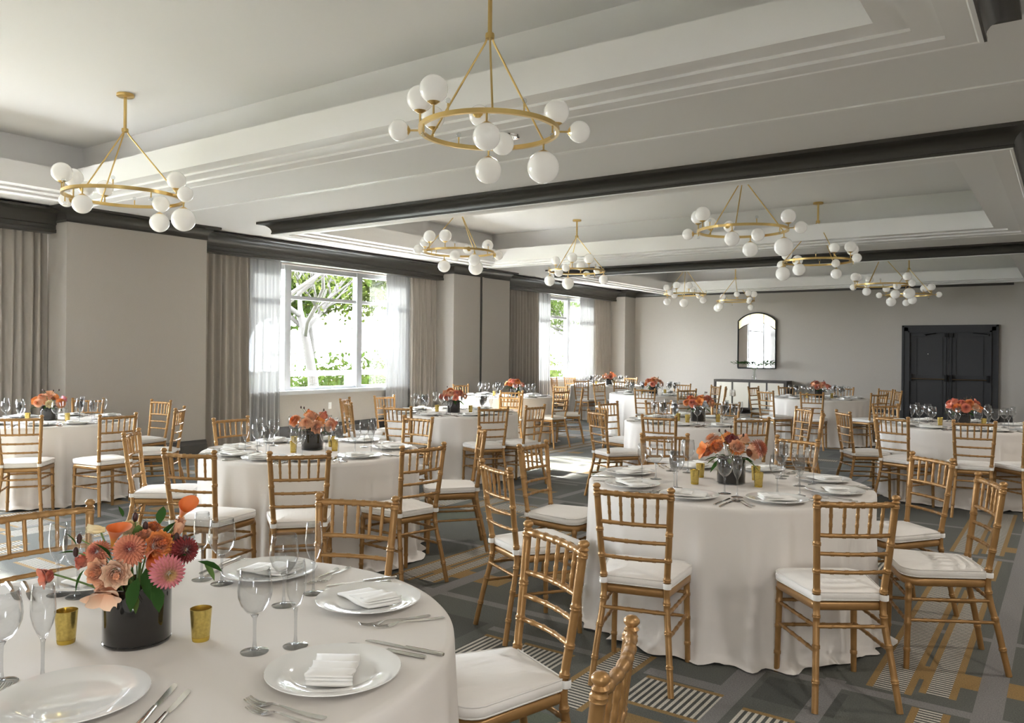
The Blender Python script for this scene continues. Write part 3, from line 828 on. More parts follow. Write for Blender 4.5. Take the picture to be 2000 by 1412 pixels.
def make_chair():
    t = thing('chiavari_chair', 'gold chair', 'chair')
    G = MT['gold']
    XT, XS, XF = .170, .146, .182
    YT, YS_, YF_ = -.235, -.180, -.262
    def post(sx, z):      # centre of the rear post at height z
        k = (z - .44) / (.905 - .44)
        return Vector((sx * (XS + (XT - XS) * k), YS_ + (YT - YS_) * k, z))
    for sx in (-1, 1):
        pts = spline([(sx * XF, YF_, 0), (sx * (XF - .018), -.222, .20), post(sx, .42), post(sx, .65), post(sx, .885)], 4)
        mb = MB(); bamboo(mb, pts, .0145, [.14, .30, .44, .56, .665, .80, .985], 10, .0155, 3)
        e = post(sx, .905)
        mb.lathe([(.012, .884), (.0175, .890), (.012, .897), (.0185, .905), (.0185, .912), (.011, .920), (.0001, .922)], 12, e.x, e.y)
        mb.build('rear_leg', G, t, 50)
    for sx in (-1, 1):
        mb = MB(); bamboo(mb, [(sx * .186, .190, 0), (sx * .178, .180, .42)], .0135, [.22, .52, .80, .95], 10, .016); mb.build('front_leg', G, t, 50)
    for name, z, r_, nd in (('top_rail', .880, .0125, [.12, .28, .44, .56, .72, .88]), ('back_rail', .745, .0095, [.17, .34, .5, .66, .83]), ('back_rail', .664, .0088, [.2, .4, .6, .8]), ('back_rail', .584, .0088, [.2, .4, .6, .8])):
        a, b = post(-1, z), post(1, z); bow = -.020
        pts = [a.lerp(b, k / 8) + Vector((0, bow * (1 - (2 * k / 8 - 1) ** 2), 0)) for k in range(9)]
        mb = MB(); bamboo(mb, pts, r_, nd, 9, None, 1); mb.build(name, G, t, 50)
    for k in range(5):
        f = (k + 1) / 6
        a = post(-1, .745).lerp(post(1, .745), f); b = post(-1, .880).lerp(post(1, .880), f); bw = -.020 * (1 - (2 * f - 1) ** 2)
        a.y += bw; b.y += bw
        mb = MB(); bamboo(mb, [a, b], .0068, [.34, .64], 8, .0078); mb.build('spindle', G, t, 50)
    # stretchers
    fl = lambda sx, z: Vector((sx * (.186 - .008 * z / .42), .190 - .010 * z / .42, z))
    def rl_(sx, z):
        k = z / .42
        return Vector((sx * (XF - .034 * k), YF_ + .082 * k - .0 + .0, z)) + Vector((0, .012 * math.sin(PI * k) * -0, 0))
    for sx in (-1, 1):
        for z in (.335, .235):
            mb = MB(); bamboo(mb, [fl(sx, z), rl_(sx, z + .01)], .0085, [.2, .4, .6, .8], 8); mb.build('stretcher', G, t, 50)
    for z in (.345, .225):
        mb = MB(); bamboo(mb, [fl(-1, z), fl(1, z)], .0085, [.2, .4, .6, .8], 8); mb.build('stretcher', G, t, 50)
    mb = MB(); bamboo(mb, [rl_(-1, .345), rl_(1, .345)], .0085, [.2, .4, .6, .8], 8); mb.build('stretcher', G, t, 50)
    # seat frame and cushion: rounded trapezoids
    def trap(wf, wb, yf, yb, rf, rb, n=6):
        pts = []
        for (cx, cy, a0, r_) in ((wf - rf, yf - rf, 0, rf), (-wf + rf, yf - rf, PI / 2, rf), (-wb + rb, yb + rb, PI, rb), (wb - rb, yb + rb, 1.5 * PI, rb)):
            for k in range(n + 1):
                a = a0 + PI / 2 * k / n; pts.append((cx + r_ * math.cos(a), cy + r_ * math.sin(a)))
        return pts
    def slab(name, m, layers, sm, crown=0.0):
        """layers: (scale inset, z); closed top and bottom through rings towards the centre"""
        base = trap(.205, .158, .212, -.172, .075, .02)
        mb = MB(); L = len(base); vs = []; cx, cy = 0, .02
        for (ins, z) in layers:
            for (x, y) in base:
                d = Vector((x - cx, y - cy)); l = d.length; q = d * (1 - ins / l) if ins < l else d * .02
                vs.append((cx + q.x, cy + q.y, z))
        fs = []
        for i in range(len(layers) - 1):
            for k in range(L): fs.append((i * L + k, i * L + (k + 1) % L, (i + 1) * L + (k + 1) % L, (i + 1) * L + k))
        fs.append(tuple(range(L))[::-1]); fs.append(tuple((len(layers) - 1) * L + k for k in range(L)))
        mb.add(vs, fs); return mb.build(name, m, t, sm)
    slab('seat_frame', G, [(.012, .405), (.004, .410), (.0, .420), (.0, .435), (.008, .443), (.06, .444)], 50)
    cu = slab('cushion', MT['cushion'], [(.05, .444), (.010, .446), (-.004, .456), (-.006, .472), (-.002, .484), (.012, .490), (.05, .498), (.11, .503), (.17, .504)], 180)
    base = trap(.205, .158, .212, -.172, .075, .02)
    for zz in (.486, .452):
        MB().tube([(x * 1.008, .02 + (y - .02) * 1.008, zz) for x, y in base + [base[0]]], .003, 5).build('piping', MT['cushion'], cu, 180)
    for sx in (-1, 1):
        p = post(sx, .47)
        MB().lathe([(.0185, .455), (.0195, .460), (.0195, .476), (.0185, .481)], 12, p.x, p.y).build('cushion_tie', MT['napkin'], t, 60)
    remember(t)
    return t

# ------------------------------------------------------------------ tables
TAB = dict(
    T1=((-1.98, 1.18), 'the foremost table', 'foremost round table under a pale linen cloth, cut by the lower left corner'),
    T2=((-4.69, 4.10), 'the wide-window table', 'round cloth-covered table in front of the wide window, behind the foremost table'),
    T3=((-8.60, 4.05), 'the leftmost table', 'round cloth-covered table at the left edge before the curtain'),
    T4=((-6.25, 7.70), 'the table left of the pillar', 'round cloth-covered table before the curtain between wide window and seamed pillar'),
    T5=((-7.85, 11.10), 'the table before the pillar', 'round cloth-covered table in front of the pillar with a vertical seam'),
    T6=((-1.645, 4.57), 'the front right table', 'big round table in the front right, its white cloth pooling on plaid carpet'),
    T7=((-3.38, 8.45), 'the mid-room table', 'round cloth-covered table right behind the front right table\'s bouquet'),
    T8=((-6.30, 13.60), 'the table left of the sideboard', 'round cloth-covered table standing out from the sideboard\'s left end'),
    T9=((-3.55, 14.40), 'the table right of the sideboard', 'round cloth-covered table between the sideboard and the double doors'),
    T10=((-0.95, 9.85), 'the table by the double doors', 'round cloth-covered table cut by the right edge before the double doors'),
    T11=((-8.80, 16.40), 'the table by the far window', 'small-looking round cloth-covered table beside the far window'))
RT, ZTAB = .80, .765
def cloth_mesh(seed, n=220):
    r = random.Random(seed)
    folds = []
    a = 0
    while a < 2 * PI - .1:
        folds.append((a, r.uniform(.3, 1.0), r.uniform(.045, .10))); a += r.uniform(.13, .36)
    def fold(th):
        v = 0
        for (c, am, wd) in folds:
            d = (th - c + PI) % (2 * PI) - PI
            v += am * math.exp(-(d / wd) ** 2)
        return v
    mb = MB(); vs = []; fs = []
    prof = [(.0, ZTAB, 0), (.35, ZTAB, 0), (.62, ZTAB, 0), (RT - .02, ZTAB, 0), (RT - .006, ZTAB - .002, 0), (RT + .002, ZTAB - .010, .01), (RT + .004, ZTAB - .03, .03), (RT + .006, .68, .12), (RT + .010, .58, .28), (RT + .015, .46, .5), (RT + .020, .34, .7), (RT + .025, .22, .86), (RT + .030, .12, .96), (RT + .036, .05, 1.04), (RT + .050, .018, 1.15), (RT + .085, .008, 1.3)]
    for (R, z, k) in prof:
        for i in range(n):
            th = 2 * PI * i / n
            f = fold(th) - .55
            rr = R + k * .068 * f
            zz = z
            if z < .03:
                wv = math.sin(th * 13 + seed * 1.7) * math.sin(th * 7.3 + seed) + .5 * math.sin(th * 29 + seed * 3)
                zz = z + .020 * max(0, wv) * (1 if z > .01 else .8)
                rr += .022 * wv + .012 * math.sin(th * 23 + 2 * seed)
            vs.append((rr * math.cos(th), rr * math.sin(th), max(.004, zz)))
    m = len(prof)
    for i in range(m - 1):
        for k in range(n): fs.append((i * n + k, i * n + (k + 1) % n, (i + 1) * n + (k + 1) % n, (i + 1) * n + k))
    mb.add(vs, fs)
    return mb
TOBJ = {}
for i, (k, ((x, y), short, lab)) in enumerate(TAB.items()):
    t = thing('banquet_table', lab, 'table', (x, y, 0), 0.0, 'round banquet tables')
    cloth_mesh(i * 3 + 2).build('tablecloth', MT['cloth'], t, 180)
    TOBJ[k] = t

# chairs: (table, x, y of the back's middle, facing degrees)
CHAIRS = """
T1 -0.766 1.492 -163.4
T1 -1.420 2.297 -114.9
T1 -2.430 2.367 -67.9
T1 -3.196 1.474 -9.1
T10 -1.998 9.098 35.7
T10 -1.445 8.659 67.5
T10 -0.727 8.580 100.0
T10 -1.868 10.757 -44.6
T11 -10.074 16.196 9.1
T11 -8.704 15.114 94.3
T11 -7.906 15.470 133.9
T11 -8.794 17.690 -90.3
T11 -10.016 16.832 -19.5
T2 -5.624 3.210 43.6
T2 -4.302 2.813 111.4
T2 -3.744 3.175 137.9
T2 -3.414 3.909 169.3
T2 -3.760 4.994 -136.1
T2 -4.914 5.546 -89.0
T2 -6.089 4.392 -2.4
T3 -7.557 3.291 144.0
T3 -7.145 3.952 -179.8
T3 -7.480 4.786 -136.8
T3 -8.718 5.335 -84.8
T3 -9.572 4.924 -45.8
T4 -7.480 7.060 27.5
T4 -6.920 6.580 59.1
T4 -6.000 6.435 101.2
T4 -5.144 7.036 149.0
T4 -4.964 7.594 175.3
T4 -6.292 8.989 -88.1
T4 -7.534 7.822 -5.4
T5 -7.040 10.096 128.9
T5 -6.590 10.825 167.7
T5 -6.727 11.735 -150.5
T5 -7.536 12.351 -104.1
T5 -9.098 11.426 -14.6
T6 -2.930 4.458 1.5
T6 -2.530 3.485 62.1
T6 -1.613 3.280 103.8
T6 -0.743 3.648 125.9
T6 -0.320 4.627 -157.4
T6 -0.681 5.427 -133.4
T6 -1.624 5.966 -109.7
T6 -2.487 5.578 -56.1
T7 -4.033 7.337 59.6
T7 -3.258 7.166 95.4
T7 -2.470 7.536 134.9
T7 -2.132 8.778 -165.3
T7 -2.475 9.370 -134.5
T7 -3.525 9.732 -83.5
T7 -4.271 9.383 -46.3
T7 -4.640 8.727 -12.4
T8 -5.888 12.378 108.6
T8 -5.302 12.783 140.7
T8 -5.075 14.005 -161.7
T8 -5.477 14.593 -129.7
T8 -6.275 14.890 -91.1
T8 -7.568 13.839 -10.7
T9 -4.127 13.246 63.4
T9 -3.352 13.125 98.8
T9 -2.467 13.699 147.1
T9 -2.402 14.989 -152.8
T9 -2.680 15.450 -129.6
T9 -3.431 15.684 -95.3
T9 -4.382 15.386 -49.8
T9 -4.803 14.708 -13.8
T10 -0.200 8.850 126.9
"""
chair0 = make_chair()
first = True
by = {}
for ln in CHAIRS.strip().split('\n'):
    tb, x, y, f = ln.split(); x, y, f = float(x), float(y), float(f)
    fd = Vector((math.cos(math.radians(f)), math.sin(math.radians(f))))
    by.setdefault(tb, []).append((proj((x, y, .8))[0], x, y, f, fd))
SEATANG = {}
for tb, L in by.items():
    L.sort()
    C = Vector(TAB[tb][0])
    for i, (px, x, y, f, fd) in enumerate(L):
        o = Vector((x, y)) + fd * .235
        tocam = Vector((-x, -y)).normalized().dot(fd)
        view = 'facing us' if tocam > .35 else ('seen from behind' if tocam < -.35 else 'seen sideways')
        lab = 'gold chair %s, %s from left at %s' % (view, ORD[i], TAB[tb][1])
        g = 'gold chairs around the banquet tables'
        if first:
            chair0.location = (o.x, o.y, 0); chair0.rotation_euler = (0, 0, math.radians(f - 90)); chair0['label'] = lab; chair0['group'] = g; first = False
        else: dup(chair0, (o.x, o.y, 0), math.radians(f - 90), lab, g)
        SEATANG.setdefault(tb, []).append(math.degrees(math.atan2(y - C.y, x - C.x)))

# ------------------------------------------------------------------ tableware, one of each kind
def make_plate():
    t = thing('dinner_plate', 'p', 'plate')
    MB().lathe([(.0001, .004), (.085, .004), (.095, .006), (.108, .013), (.150, .018), (.155, .020), (.154, .022), (.148, .0215), (.112, .0175), (.099, .011), (.090, .008), (.0001, .008)], 48).build('plate_body', MT['china'], t, 60)
    MB().lathe([(.088, .0), (.092, .005), (.082, .005), (.084, .0)], 32, closed=True).build('foot_ring', MT['china'], t, 60)
    remember(t); return t
def make_napkin():
    t = thing('folded_napkin', 'n', 'napkin')
    r = random.Random(3)
    # three overlapping pleats of folded linen
    for k, (x0, x1, z0, z1) in enumerate(((-.088, .088, .0, .014), (-.088, .020, .014, .021), (-.088, -.040, .021, .028))):
        mb = MB(); n, m = 10, 6; vs = []; fs = []
        for side in (1, 0):
            for i in range(n + 1):
                for j in range(m + 1):
                    s, q = i / n, j / m
                    e = min(1, 5 * min(s, 1 - s) + .15) * min(1, 5 * min(q, 1 - q) + .15)
                    x = x0 + (x1 - x0) * s + .012 * (q - .5); y = -.052 + .104 * q + (.004 * math.sin(6 * s))
                    zc = (z0 + z1) / 2; hz = (z1 - z0) / 2 * (0.35 + .65 * e) + .0008 * math.sin(9 * s + 4 * q + k)
                    vs.append((x, y, zc + hz if side else zc - hz))
        W = m + 1; O = (n + 1) * W
        for i in range(n):
            for j in range(m):
                a = i * W + j
                fs.append((a, a + W, a + W + 1, a + 1)); fs.append((O + a, O + a + 1, O + a + W + 1, O + a + W))
        for i in range(n):
            for j in (0, m):
                a = i * W + j; fs.append((a, a + W, O + a + W, O + a))
        for j in range(m):
            for i in (0, n):
                a = i * W + j; fs.append((a, a + 1, O + a + 1, O + a))
        mb.add(vs, fs); mb.build('pleat', MT['napkin'], t, 180)
    remember(t); return t
def glass_thing(name, bowl, stem, foot, small=False):
    t = thing(name, 'g', 'glass')
    MB().lathe(bowl, 28).build('bowl', MT['glass'], t, 180)
    MB().lathe(stem, 12).build('stem', MT['stem'], t, 180)
    MB().lathe(foot, 28).build('foot', MT['stem'], t, 60)
    remember(t); return t
def make_wine():
    return glass_thing('wine_glass',
        [(.0001, .093), (.010, .094), (.022, .102), (.034, .118), (.041, .138), (.0425, .155), (.040, .180), (.0355, .208), (.0345, .2085), (.039, .180), (.0415, .155), (.040, .138), (.033, .1195), (.021, .104), (.0001, .096)],
        [(.0001, .005), (.010, .007), (.0055, .013), (.0042, .03), (.0040, .06), (.0050, .083), (.010, .0935), (.0001, .0945)],
        [(.0001, .0), (.034, .0), (.0345, .0015), (.030, .0025), (.012, .0055), (.0001, .006)])
def make_flute():
    return glass_thing('champagne_flute',
        [(.0001, .096), (.006, .097), (.013, .110), (.021, .130), (.0255, .150), (.0265, .170), (.0245, .195), (.0215, .220), (.0207, .2202), (.0237, .195), (.0257, .170), (.0247, .150), (.0202, .1305), (.0122, .1115), (.0001, .099)],
        [(.0001, .005), (.009, .007), (.005, .013), (.0038, .03), (.0038, .06), (.0045, .088), (.006, .097), (.0001, .098)],
        [(.0001, .0), (.031, .0), (.0315, .0015), (.027, .0025), (.011, .0055), (.0001, .006)])
def strip(name, sec, m, cat):
    """cutlery from cross rows: (y, list of x, z); rows with equal counts join, tines only pairwise"""
    mb = MB(); rows = []
    for (y, xs, z) in sec:
        rows.append((len(mb.v), len(xs))); mb.v += [(x, y, z) for x in xs]
    for i in range(len(rows) - 1):
        (a, n1), (b, n2) = rows[i], rows[i + 1]
        tines = n1 == 8 and sec[i + 1][0] > sec_t if False else False
        for k in range(n1 - 1):
            if sec[i][3:] == ('t',) or False: pass
            mb.f.append((a + k, a + k + 1, b + k + 1, b + k))
    return mb
def make_fork():
    t = thing('dinner_fork', 'f', 'fork')
    X8 = lambda w_: [-w_ + 2 * w_ * q for q in (0, .14, .286, .43, .57, .714, .86, 1)]
    rows = [(-.10, .0045, .004), (-.096, .0085, .0035), (-.06, .0075, .003), (-.02, .0045, .005), (.02, .0028, .009), (.035, .0035, .009), (.045, .0090, .006), (.055, .0118, .003), (.064, .0122, .002)]
    mb = MB()
    for (y, w_, z) in rows: mb.v += [(x, y, z) for x in X8(w_)]
    for i in range(len(rows) - 1):
        for k in range(7): mb.f.append((i * 8 + k, i * 8 + k + 1, i * 8 + 9 + k, i * 8 + 8 + k))
    o = (len(rows) - 1) * 8
    tr = [(.080, .0122, .0025), (.095, .0118, .006), (.104, .0112, .010)]
    prev = o
    for (y, w_, z) in tr:
        b = len(mb.v); mb.v += [(x, y, z) for x in X8(w_)]
        for k in (0, 2, 4, 6): mb.f.append((prev + k, prev + k + 1, b + k + 1, b + k))
        prev = b
    # narrow the gaps: tines are the even spans, handle and head are whole
    mb.build('fork_body', MT['steel'], t, 40, solid=.0016)
    remember(t); return t
def make_knife():
    t = thing('dinner_knife', 'k', 'knife')
    mb = MB(); rows = [(-.115, .0055), (-.110, .0088), (-.06, .0078), (-.02, .0062), (-.004, .0062)]
    for (y, w_) in rows: mb.v += [(-w_, y, .004), (-w_ * .5, y, .0075), (w_ * .5, y, .0075), (w_, y, .004), (w_ * .5, y, .0005), (-w_ * .5, y, .0005)]
    for i in range(len(rows) - 1):
        for k in range(6): mb.f.append((i * 6 + k, i * 6 + (k + 1) % 6, i * 6 + 6 + (k + 1) % 6, i * 6 + 6 + k))
    mb.f.append((0, 1, 2, 3, 4, 5)); e = (len(rows) - 1) * 6; mb.f.append((e + 5, e + 4, e + 3, e + 2, e + 1, e))
    mb.build('handle', MT['steel'], t, 60)
    bl = MB(); rows = [(-.005, -.005, .005), (.006, -.0045, .0065), (.02, -.0055, .0085), (.07, -.0062, .0095), (.10, -.0062, .0085), (.113, -.0058, .003), (.117, -.005, -.003)]
    for (y, a, b) in rows: bl.v += [(a, y, .003), (b, y, .003)]
    for i in range(len(rows) - 1): bl.f.append((i * 2, i * 2 + 1, i * 2 + 3, i * 2 + 2))
    bl.build('blade', MT['steel'], t, 40, solid=.0015)
    remember(t); return t
def make_votive():
    t = thing('votive_holder', 'v', 'candle holder')
    MB().lathe([(.0001, .010), (.0215, .010), (.0225, .014), (.0272, .083), (.0262, .0832), (.0215, .020), (.0001, .018)], 28).build('cup', MT['votive'], t, 60)
    MB().lathe([(.0001, .0), (.0205, .0), (.0215, .003), (.0222, .0105), (.0001, .0105)], 28).build('foot', MT['votbase'], t, 60)
    MB().lathe([(.0001, .018), (.0205, .018), (.0212, .036), (.0001, .036)], 20).build('candle', MT['wax'], t, 60)
    remember(t); return t
PROTO = dict(plate=make_plate(), napkin=make_napkin(), wine=make_wine(), flute=make_flute(), fork=make_fork(), knife=make_knife(), votive=make_votive())
USED = set()
GRP = dict(plate='white dinner plates', napkin='folded white napkins', wine='clear wine glasses', flute='clear champagne flutes', fork='silver forks', knife='silver knives', votive='gold votive holders')
def place(kind, x, y, z, rz, label):
    p = PROTO[kind]
    if kind not in USED:
        USED.add(kind); p.location = (x, y, z); p.rotation_euler = (0, 0, rz); p['label'] = label; p['group'] = GRP[kind]; return p
    return dup(p, (x, y, z), rz, label, GRP[kind])
def fill(ang):
    a = sorted(v % 360 for v in ang); out = list(a)
    for i in range(len(a)):
        g = (a[(i + 1) % len(a)] - a[i]) % 360 or 360
        n = max(1, round(g / 46))
        if g / n > 62: n += 1
        for k in range(1, n): out.append((a[i] + g * k / n) % 360)
    return sorted(out)
CUT = {'T1', 'T6', 'T2', 'T3', 'T7', 'T10', 'T4'}
items = {}
def want(kind, tb, x, y, rz, extra=None): items.setdefault((tb, kind), []).append((proj((x, y, ZTAB))[0], x, y, rz, extra))
rs = random.Random(19)
SET = {tb: fill(a) for tb, a in SEATANG.items()}
SET['T1'] = [10, 63, 111, 164, 306]
for tb, A in SET.items():
    C = Vector(TAB[tb][0])
    for i, a in enumerate(A):
        ar_ = math.radians(a); u = Vector((math.cos(ar_), math.sin(ar_))); v = Vector((-u.y, u.x))   # v: the diner's right
        far = len(A)
        P = C + u * .60
        if tb == 'T1' and a == 306:
            q = at_z(140, 1322, ZTAB); P = Vector((q.x, q.y)); P -= P.normalized() * .155
        want('plate', tb, P.x, P.y, ar_ + PI / 2)
        px, py = proj((P.x, P.y, ZTAB))
        if not (tb == 'T1' and a == 306): want('napkin', tb, P.x, P.y, ar_ + PI / 2 + rs.uniform(-.25, .25) + (.45 if i % 3 == 0 else 0))
        if tb in CUT:
            for k, (s, o) in enumerate(((-.185, 'inner'), (-.215, 'outer'))):
                Q = P + v * s + u * (.02 + .03 * k)
                want('fork', tb, Q.x, Q.y, ar_ + PI / 2 + rs.uniform(-.05, .05), o)
            for k, (s, o) in enumerate(((.185, 'inner'), (.222, 'outer'))):
                Q = P + v * s + u * (.02 + .03 * k)
                want('knife', tb, Q.x, Q.y, ar_ + PI / 2 + rs.uniform(-.05, .05), o)
        if tb != 'T1':
            Q = P + v * .115 - u * (.215 + rs.uniform(-.01, .01)); want('wine', tb, Q.x, Q.y, 0)
            Q = P + v * .205 - u * (.150 + rs.uniform(-.01, .01)); want('flute', tb, Q.x, Q.y, 0)
    # votives round the flowers
    for k in range(4 if tb in ('T2', 'T6', 'T7') else 2):
        a = {'T6': (-13, -125, 156, 60), 'T2': (12, -80, 178, 95), 'T7': (20, -100, 200, 110)}.get(tb, (10 + 30 * rs.random(), 200 + 40 * rs.random()))[k]
        Q = C + Vector((math.cos(math.radians(a)), math.sin(math.radians(a)))) * (.20 + .02 * rs.random())
        if tb != 'T1': want('votive', tb, Q.x, Q.y, rs.random())
for (px, py) in ((497, 1273), (554, 1182), (433, 1140), (152, 1166), (2, 1334)):
    q = at_z(px, py, ZTAB); want('wine', 'T1', q.x, q.y, 0)
for (px, py) in ((577, 1262), (612, 1159), (394, 1132), (113, 1162), (83, 1331)):
    q = at_z(px, py, ZTAB); want('flute', 'T1', q.x, q.y, 0)
for (px, py) in ((392, 1250), (129, 1255)):
    q = at_z(px, py, ZTAB); want('votive', 'T1', q.x, q.y, 0)
NOUN = dict(plate='white china plate', napkin='folded white napkin', wine='clear wine glass', flute='slim champagne flute', fork='fork', knife='knife', votive='gold votive holder')
for (tb, kind), L in items.items():
    L.sort(key=lambda e: e[0])
    zoff = ZTAB + (.0105 if kind == 'napkin' else .0)
    cnt = 0
    for (px, x, y, rz, ex) in L:
        w_ = ORD[cnt] if cnt < 10 else ['eleventh', 'twelfth', 'thirteenth', 'fourteenth', 'fifteenth', 'sixteenth', 'seventeenth', 'eighteenth', 'nineteenth', 'twentieth'][cnt - 10]
        lab = '%s, %s from left on %s' % (('silver ' + NOUN[kind]) if kind in ('fork', 'knife') else NOUN[kind], w_, TAB[tb][1])
        if kind == 'plate' and tb == 'T1' and px < 200 and py > 0 and y < .95: lab = 'large empty white charger plate with a wide rim at the lower left corner'
        place(kind, x, y, zoff, rz, lab); cnt += 1
# ------------------------------------------------------------------ flowers
CACHE = {}
def petal_patch(mb, heart, mtx, L, W, cup, curl, h0, h1, nu=3, nv=4, tip=.6):
    """one petal: base at the origin, growing along +Z and bending outwards along +X"""
    o = len(mb.v); vs = []
    for j in range(nv + 1):
        t = j / nv
        wv = W * (math.sin(PI * (.12 + .88 * t * .86)) ** .8 if t < 1 else tip * .45)
        for i in range(nu + 1):
            s = -1 + 2 * i / nu
            ang = curl * t
            x = L * t * math.sin(ang) - cup * W * (1 - s * s) * -.0 + cup * W * (s * s) * -1
            z = L * t * math.cos(ang * .8)
            vs.append(mtx @ Vector((x, s * wv * .5, z))); heart.append(h0 + (h1 - h0) * t)
    mb.v += [tuple(v) for v in vs]
    for j in range(nv):
        for i in range(nu): mb.f.append((o + j * (nu + 1) + i, o + j * (nu + 1) + i + 1, o + (j + 1) * (nu + 1) + i + 1, o + (j + 1) * (nu + 1) + i))
def blossom_mesh(kind, colr):
    key = (kind, colr)
    if key in CACHE: return CACHE[key]
    r = random.Random(hash(kind) % 97 if False else sum(map(ord, kind + colr)))
    mb = MB(); H = []
    if kind == 'ranunculus':            # unit radius about 1; looks along +Z
        for k in range(9):
            n = 5 + k // 2; rad = .06 + .085 * k
            for q in range(n):
                a = 2 * PI * (q + .37 * k) / n
                m = Matrix.Rotation(a, 4, 'Z') @ Matrix.Translation((rad * .75, 0, -.55 + .10 * (8 - k) * .5))
                petal_patch(mb, H, m, .95 - .03 * k, .35 + .085 * k, .12, -.25 + .13 * k, .9 - .1 * k, .75 - .11 * k if k < 6 else 0, 3, 4)
    elif kind == 'dahlia':
        for k in range(9):
            el = math.radians(82 - 13 * k); n = max(6, int(19 * math.cos(el) + 5)); L = .45 + .05 * k
            for q in range(n):
                a = 2 * PI * (q + .5 * k) / n
                m = Matrix.Rotation(a, 4, 'Z') @ Matrix.Rotation(PI / 2 - el, 4, 'Y') @ Matrix.Translation((0, 0, .38))
                petal_patch(mb, H, m, L, .20, .25, .22, 1 - .08 * k if k < 3 else .55, .6 if k < 2 else .0, 2, 3, .3)
    elif kind == 'poppy':
        for k in range(2):
            for q in range(4 - k):
                a = 2 * PI * q / (4 - k) + .6 * k
                m = Matrix.Rotation(a, 4, 'Z') @ Matrix.Translation((.12, 0, -.4))
                petal_patch(mb, H, m, 1.25, 1.35, .18 + .05 * r.random(), .75 + .25 * k + r.uniform(-.1, .1), .9, .0, 6, 6, 1.2)
    elif kind == 'tulip':
        for k in range(2):
            for q in range(3):
                a = 2 * PI * q / 3 + PI / 3 * k
                m = Matrix.Rotation(a, 4, 'Z') @ Matrix.Translation((.30 + .06 * k, 0, -.9))
                petal_patch(mb, H, m, 1.9, 1.05, .28, .12, .7, .0, 4, 5, .5)
    elif kind == 'calla':               # rolled spathe, about 2 high, opening up
        nu, nv = 22, 10; vs = []
        for j in range(nv + 1):
            t = j / nv
            for i in range(nu + 1):
                s = i / nu; a = 2 * PI * s * 1.06 + .2
                R = .10 + .55 * t ** 1.8
                ex = (math.cos(a - PI) * .5 + .5) ** 2 * t ** 2
                z = -1.1 + 1.75 * t + ex * .75 - .15 * (1 - math.cos(a)) * t * .3
                rr = R * (1 + .5 * t * ex) + .05 * math.sin(3 * a) * t
                vs.append((rr * math.cos(a) - ex * .1, rr * math.sin(a), z)); H.append(max(0, 1 - 1.6 * t) if s > .1 else .3)
        mb.v += vs
        for j in range(nv):
            for i in range(nu): mb.f.append((j * (nu + 1) + i, j * (nu + 1) + i + 1, (j + 1) * (nu + 1) + i + 1, (j + 1) * (nu + 1) + i))
    me = bpy.data.meshes.new('blossom'); me.from_pydata(mb.v, [], mb.f); me.shade_smooth()
    at = me.attributes.new('heart', 'FLOAT', 'POINT'); at.data.foreach_set('value', [min(1, max(0, h)) for h in H])
    me.materials.append(PET[colr]); CACHE[key] = me
    return me
def blossom(parent, kind, colr, pos, face, size, roll=0.0):
    names = dict(ranunculus='ranunculus_blossom', dahlia='dahlia_blossom', poppy='poppy_blossom', tulip='tulip_blossom', calla='calla_lily')
    o = bpy.data.objects.new(names[kind], blossom_mesh(kind, colr)); COL.objects.link(o); o.parent = parent
    q = Vector(face).normalized().to_track_quat('Z', 'Y').to_matrix().to_4x4()
    o.matrix_local = Matrix.Translation(pos) @ q @ Matrix.Rotation(roll, 4, 'Z') @ Matrix.Scale(size, 4)
    o['label'] = {'peach': 'peach', 'blush': 'pale peach', 'orange': 'orange', 'coral': 'coral', 'rust': 'rust-coloured', 'pink': 'magenta pink', 'wine': 'dark wine red', 'cream': 'cream', 'calla': 'flame orange'}[colr] + ' ' + names[kind].replace('_', ' ')
    return o
def stem_to(parent, pos, base=(0, 0, .10), r_=.0028, sag=0.0):
    a, b = Vector(base), Vector(pos); m = a.lerp(b, .5) + Vector((0, 0, .03 - sag))
    return MB().tube(spline([a, m, b], 5), r_, 6).build('stem', MT['stemg'], parent, 180)
def vase_mesh(parent, R=.082, h=.15):
    MB().lathe([(.0001, .006), (R - .004, .006), (R, .012), (R, h), (R - .004, h + .001), (R - .005, h), (R - .006, h - .02), (.0001, h - .022)], 40).build('vase', MT['vase'], parent, 50)
    MB().lathe([(.0001, .0), (R - .003, .0), (R + .0005, .003), (R + .0005, .008), (.0001, .008)], 40).build('vase_foot', MT['stem'], parent, 50)
def leaf_obj(parent, base, d, L, W, m='green', curl=.2):
    lm = MB(); leaf_mb(lm, base, d, L, W, Vector((0, 0, 1)), curl); return lm.build('leaf', MT[m], parent, 60)

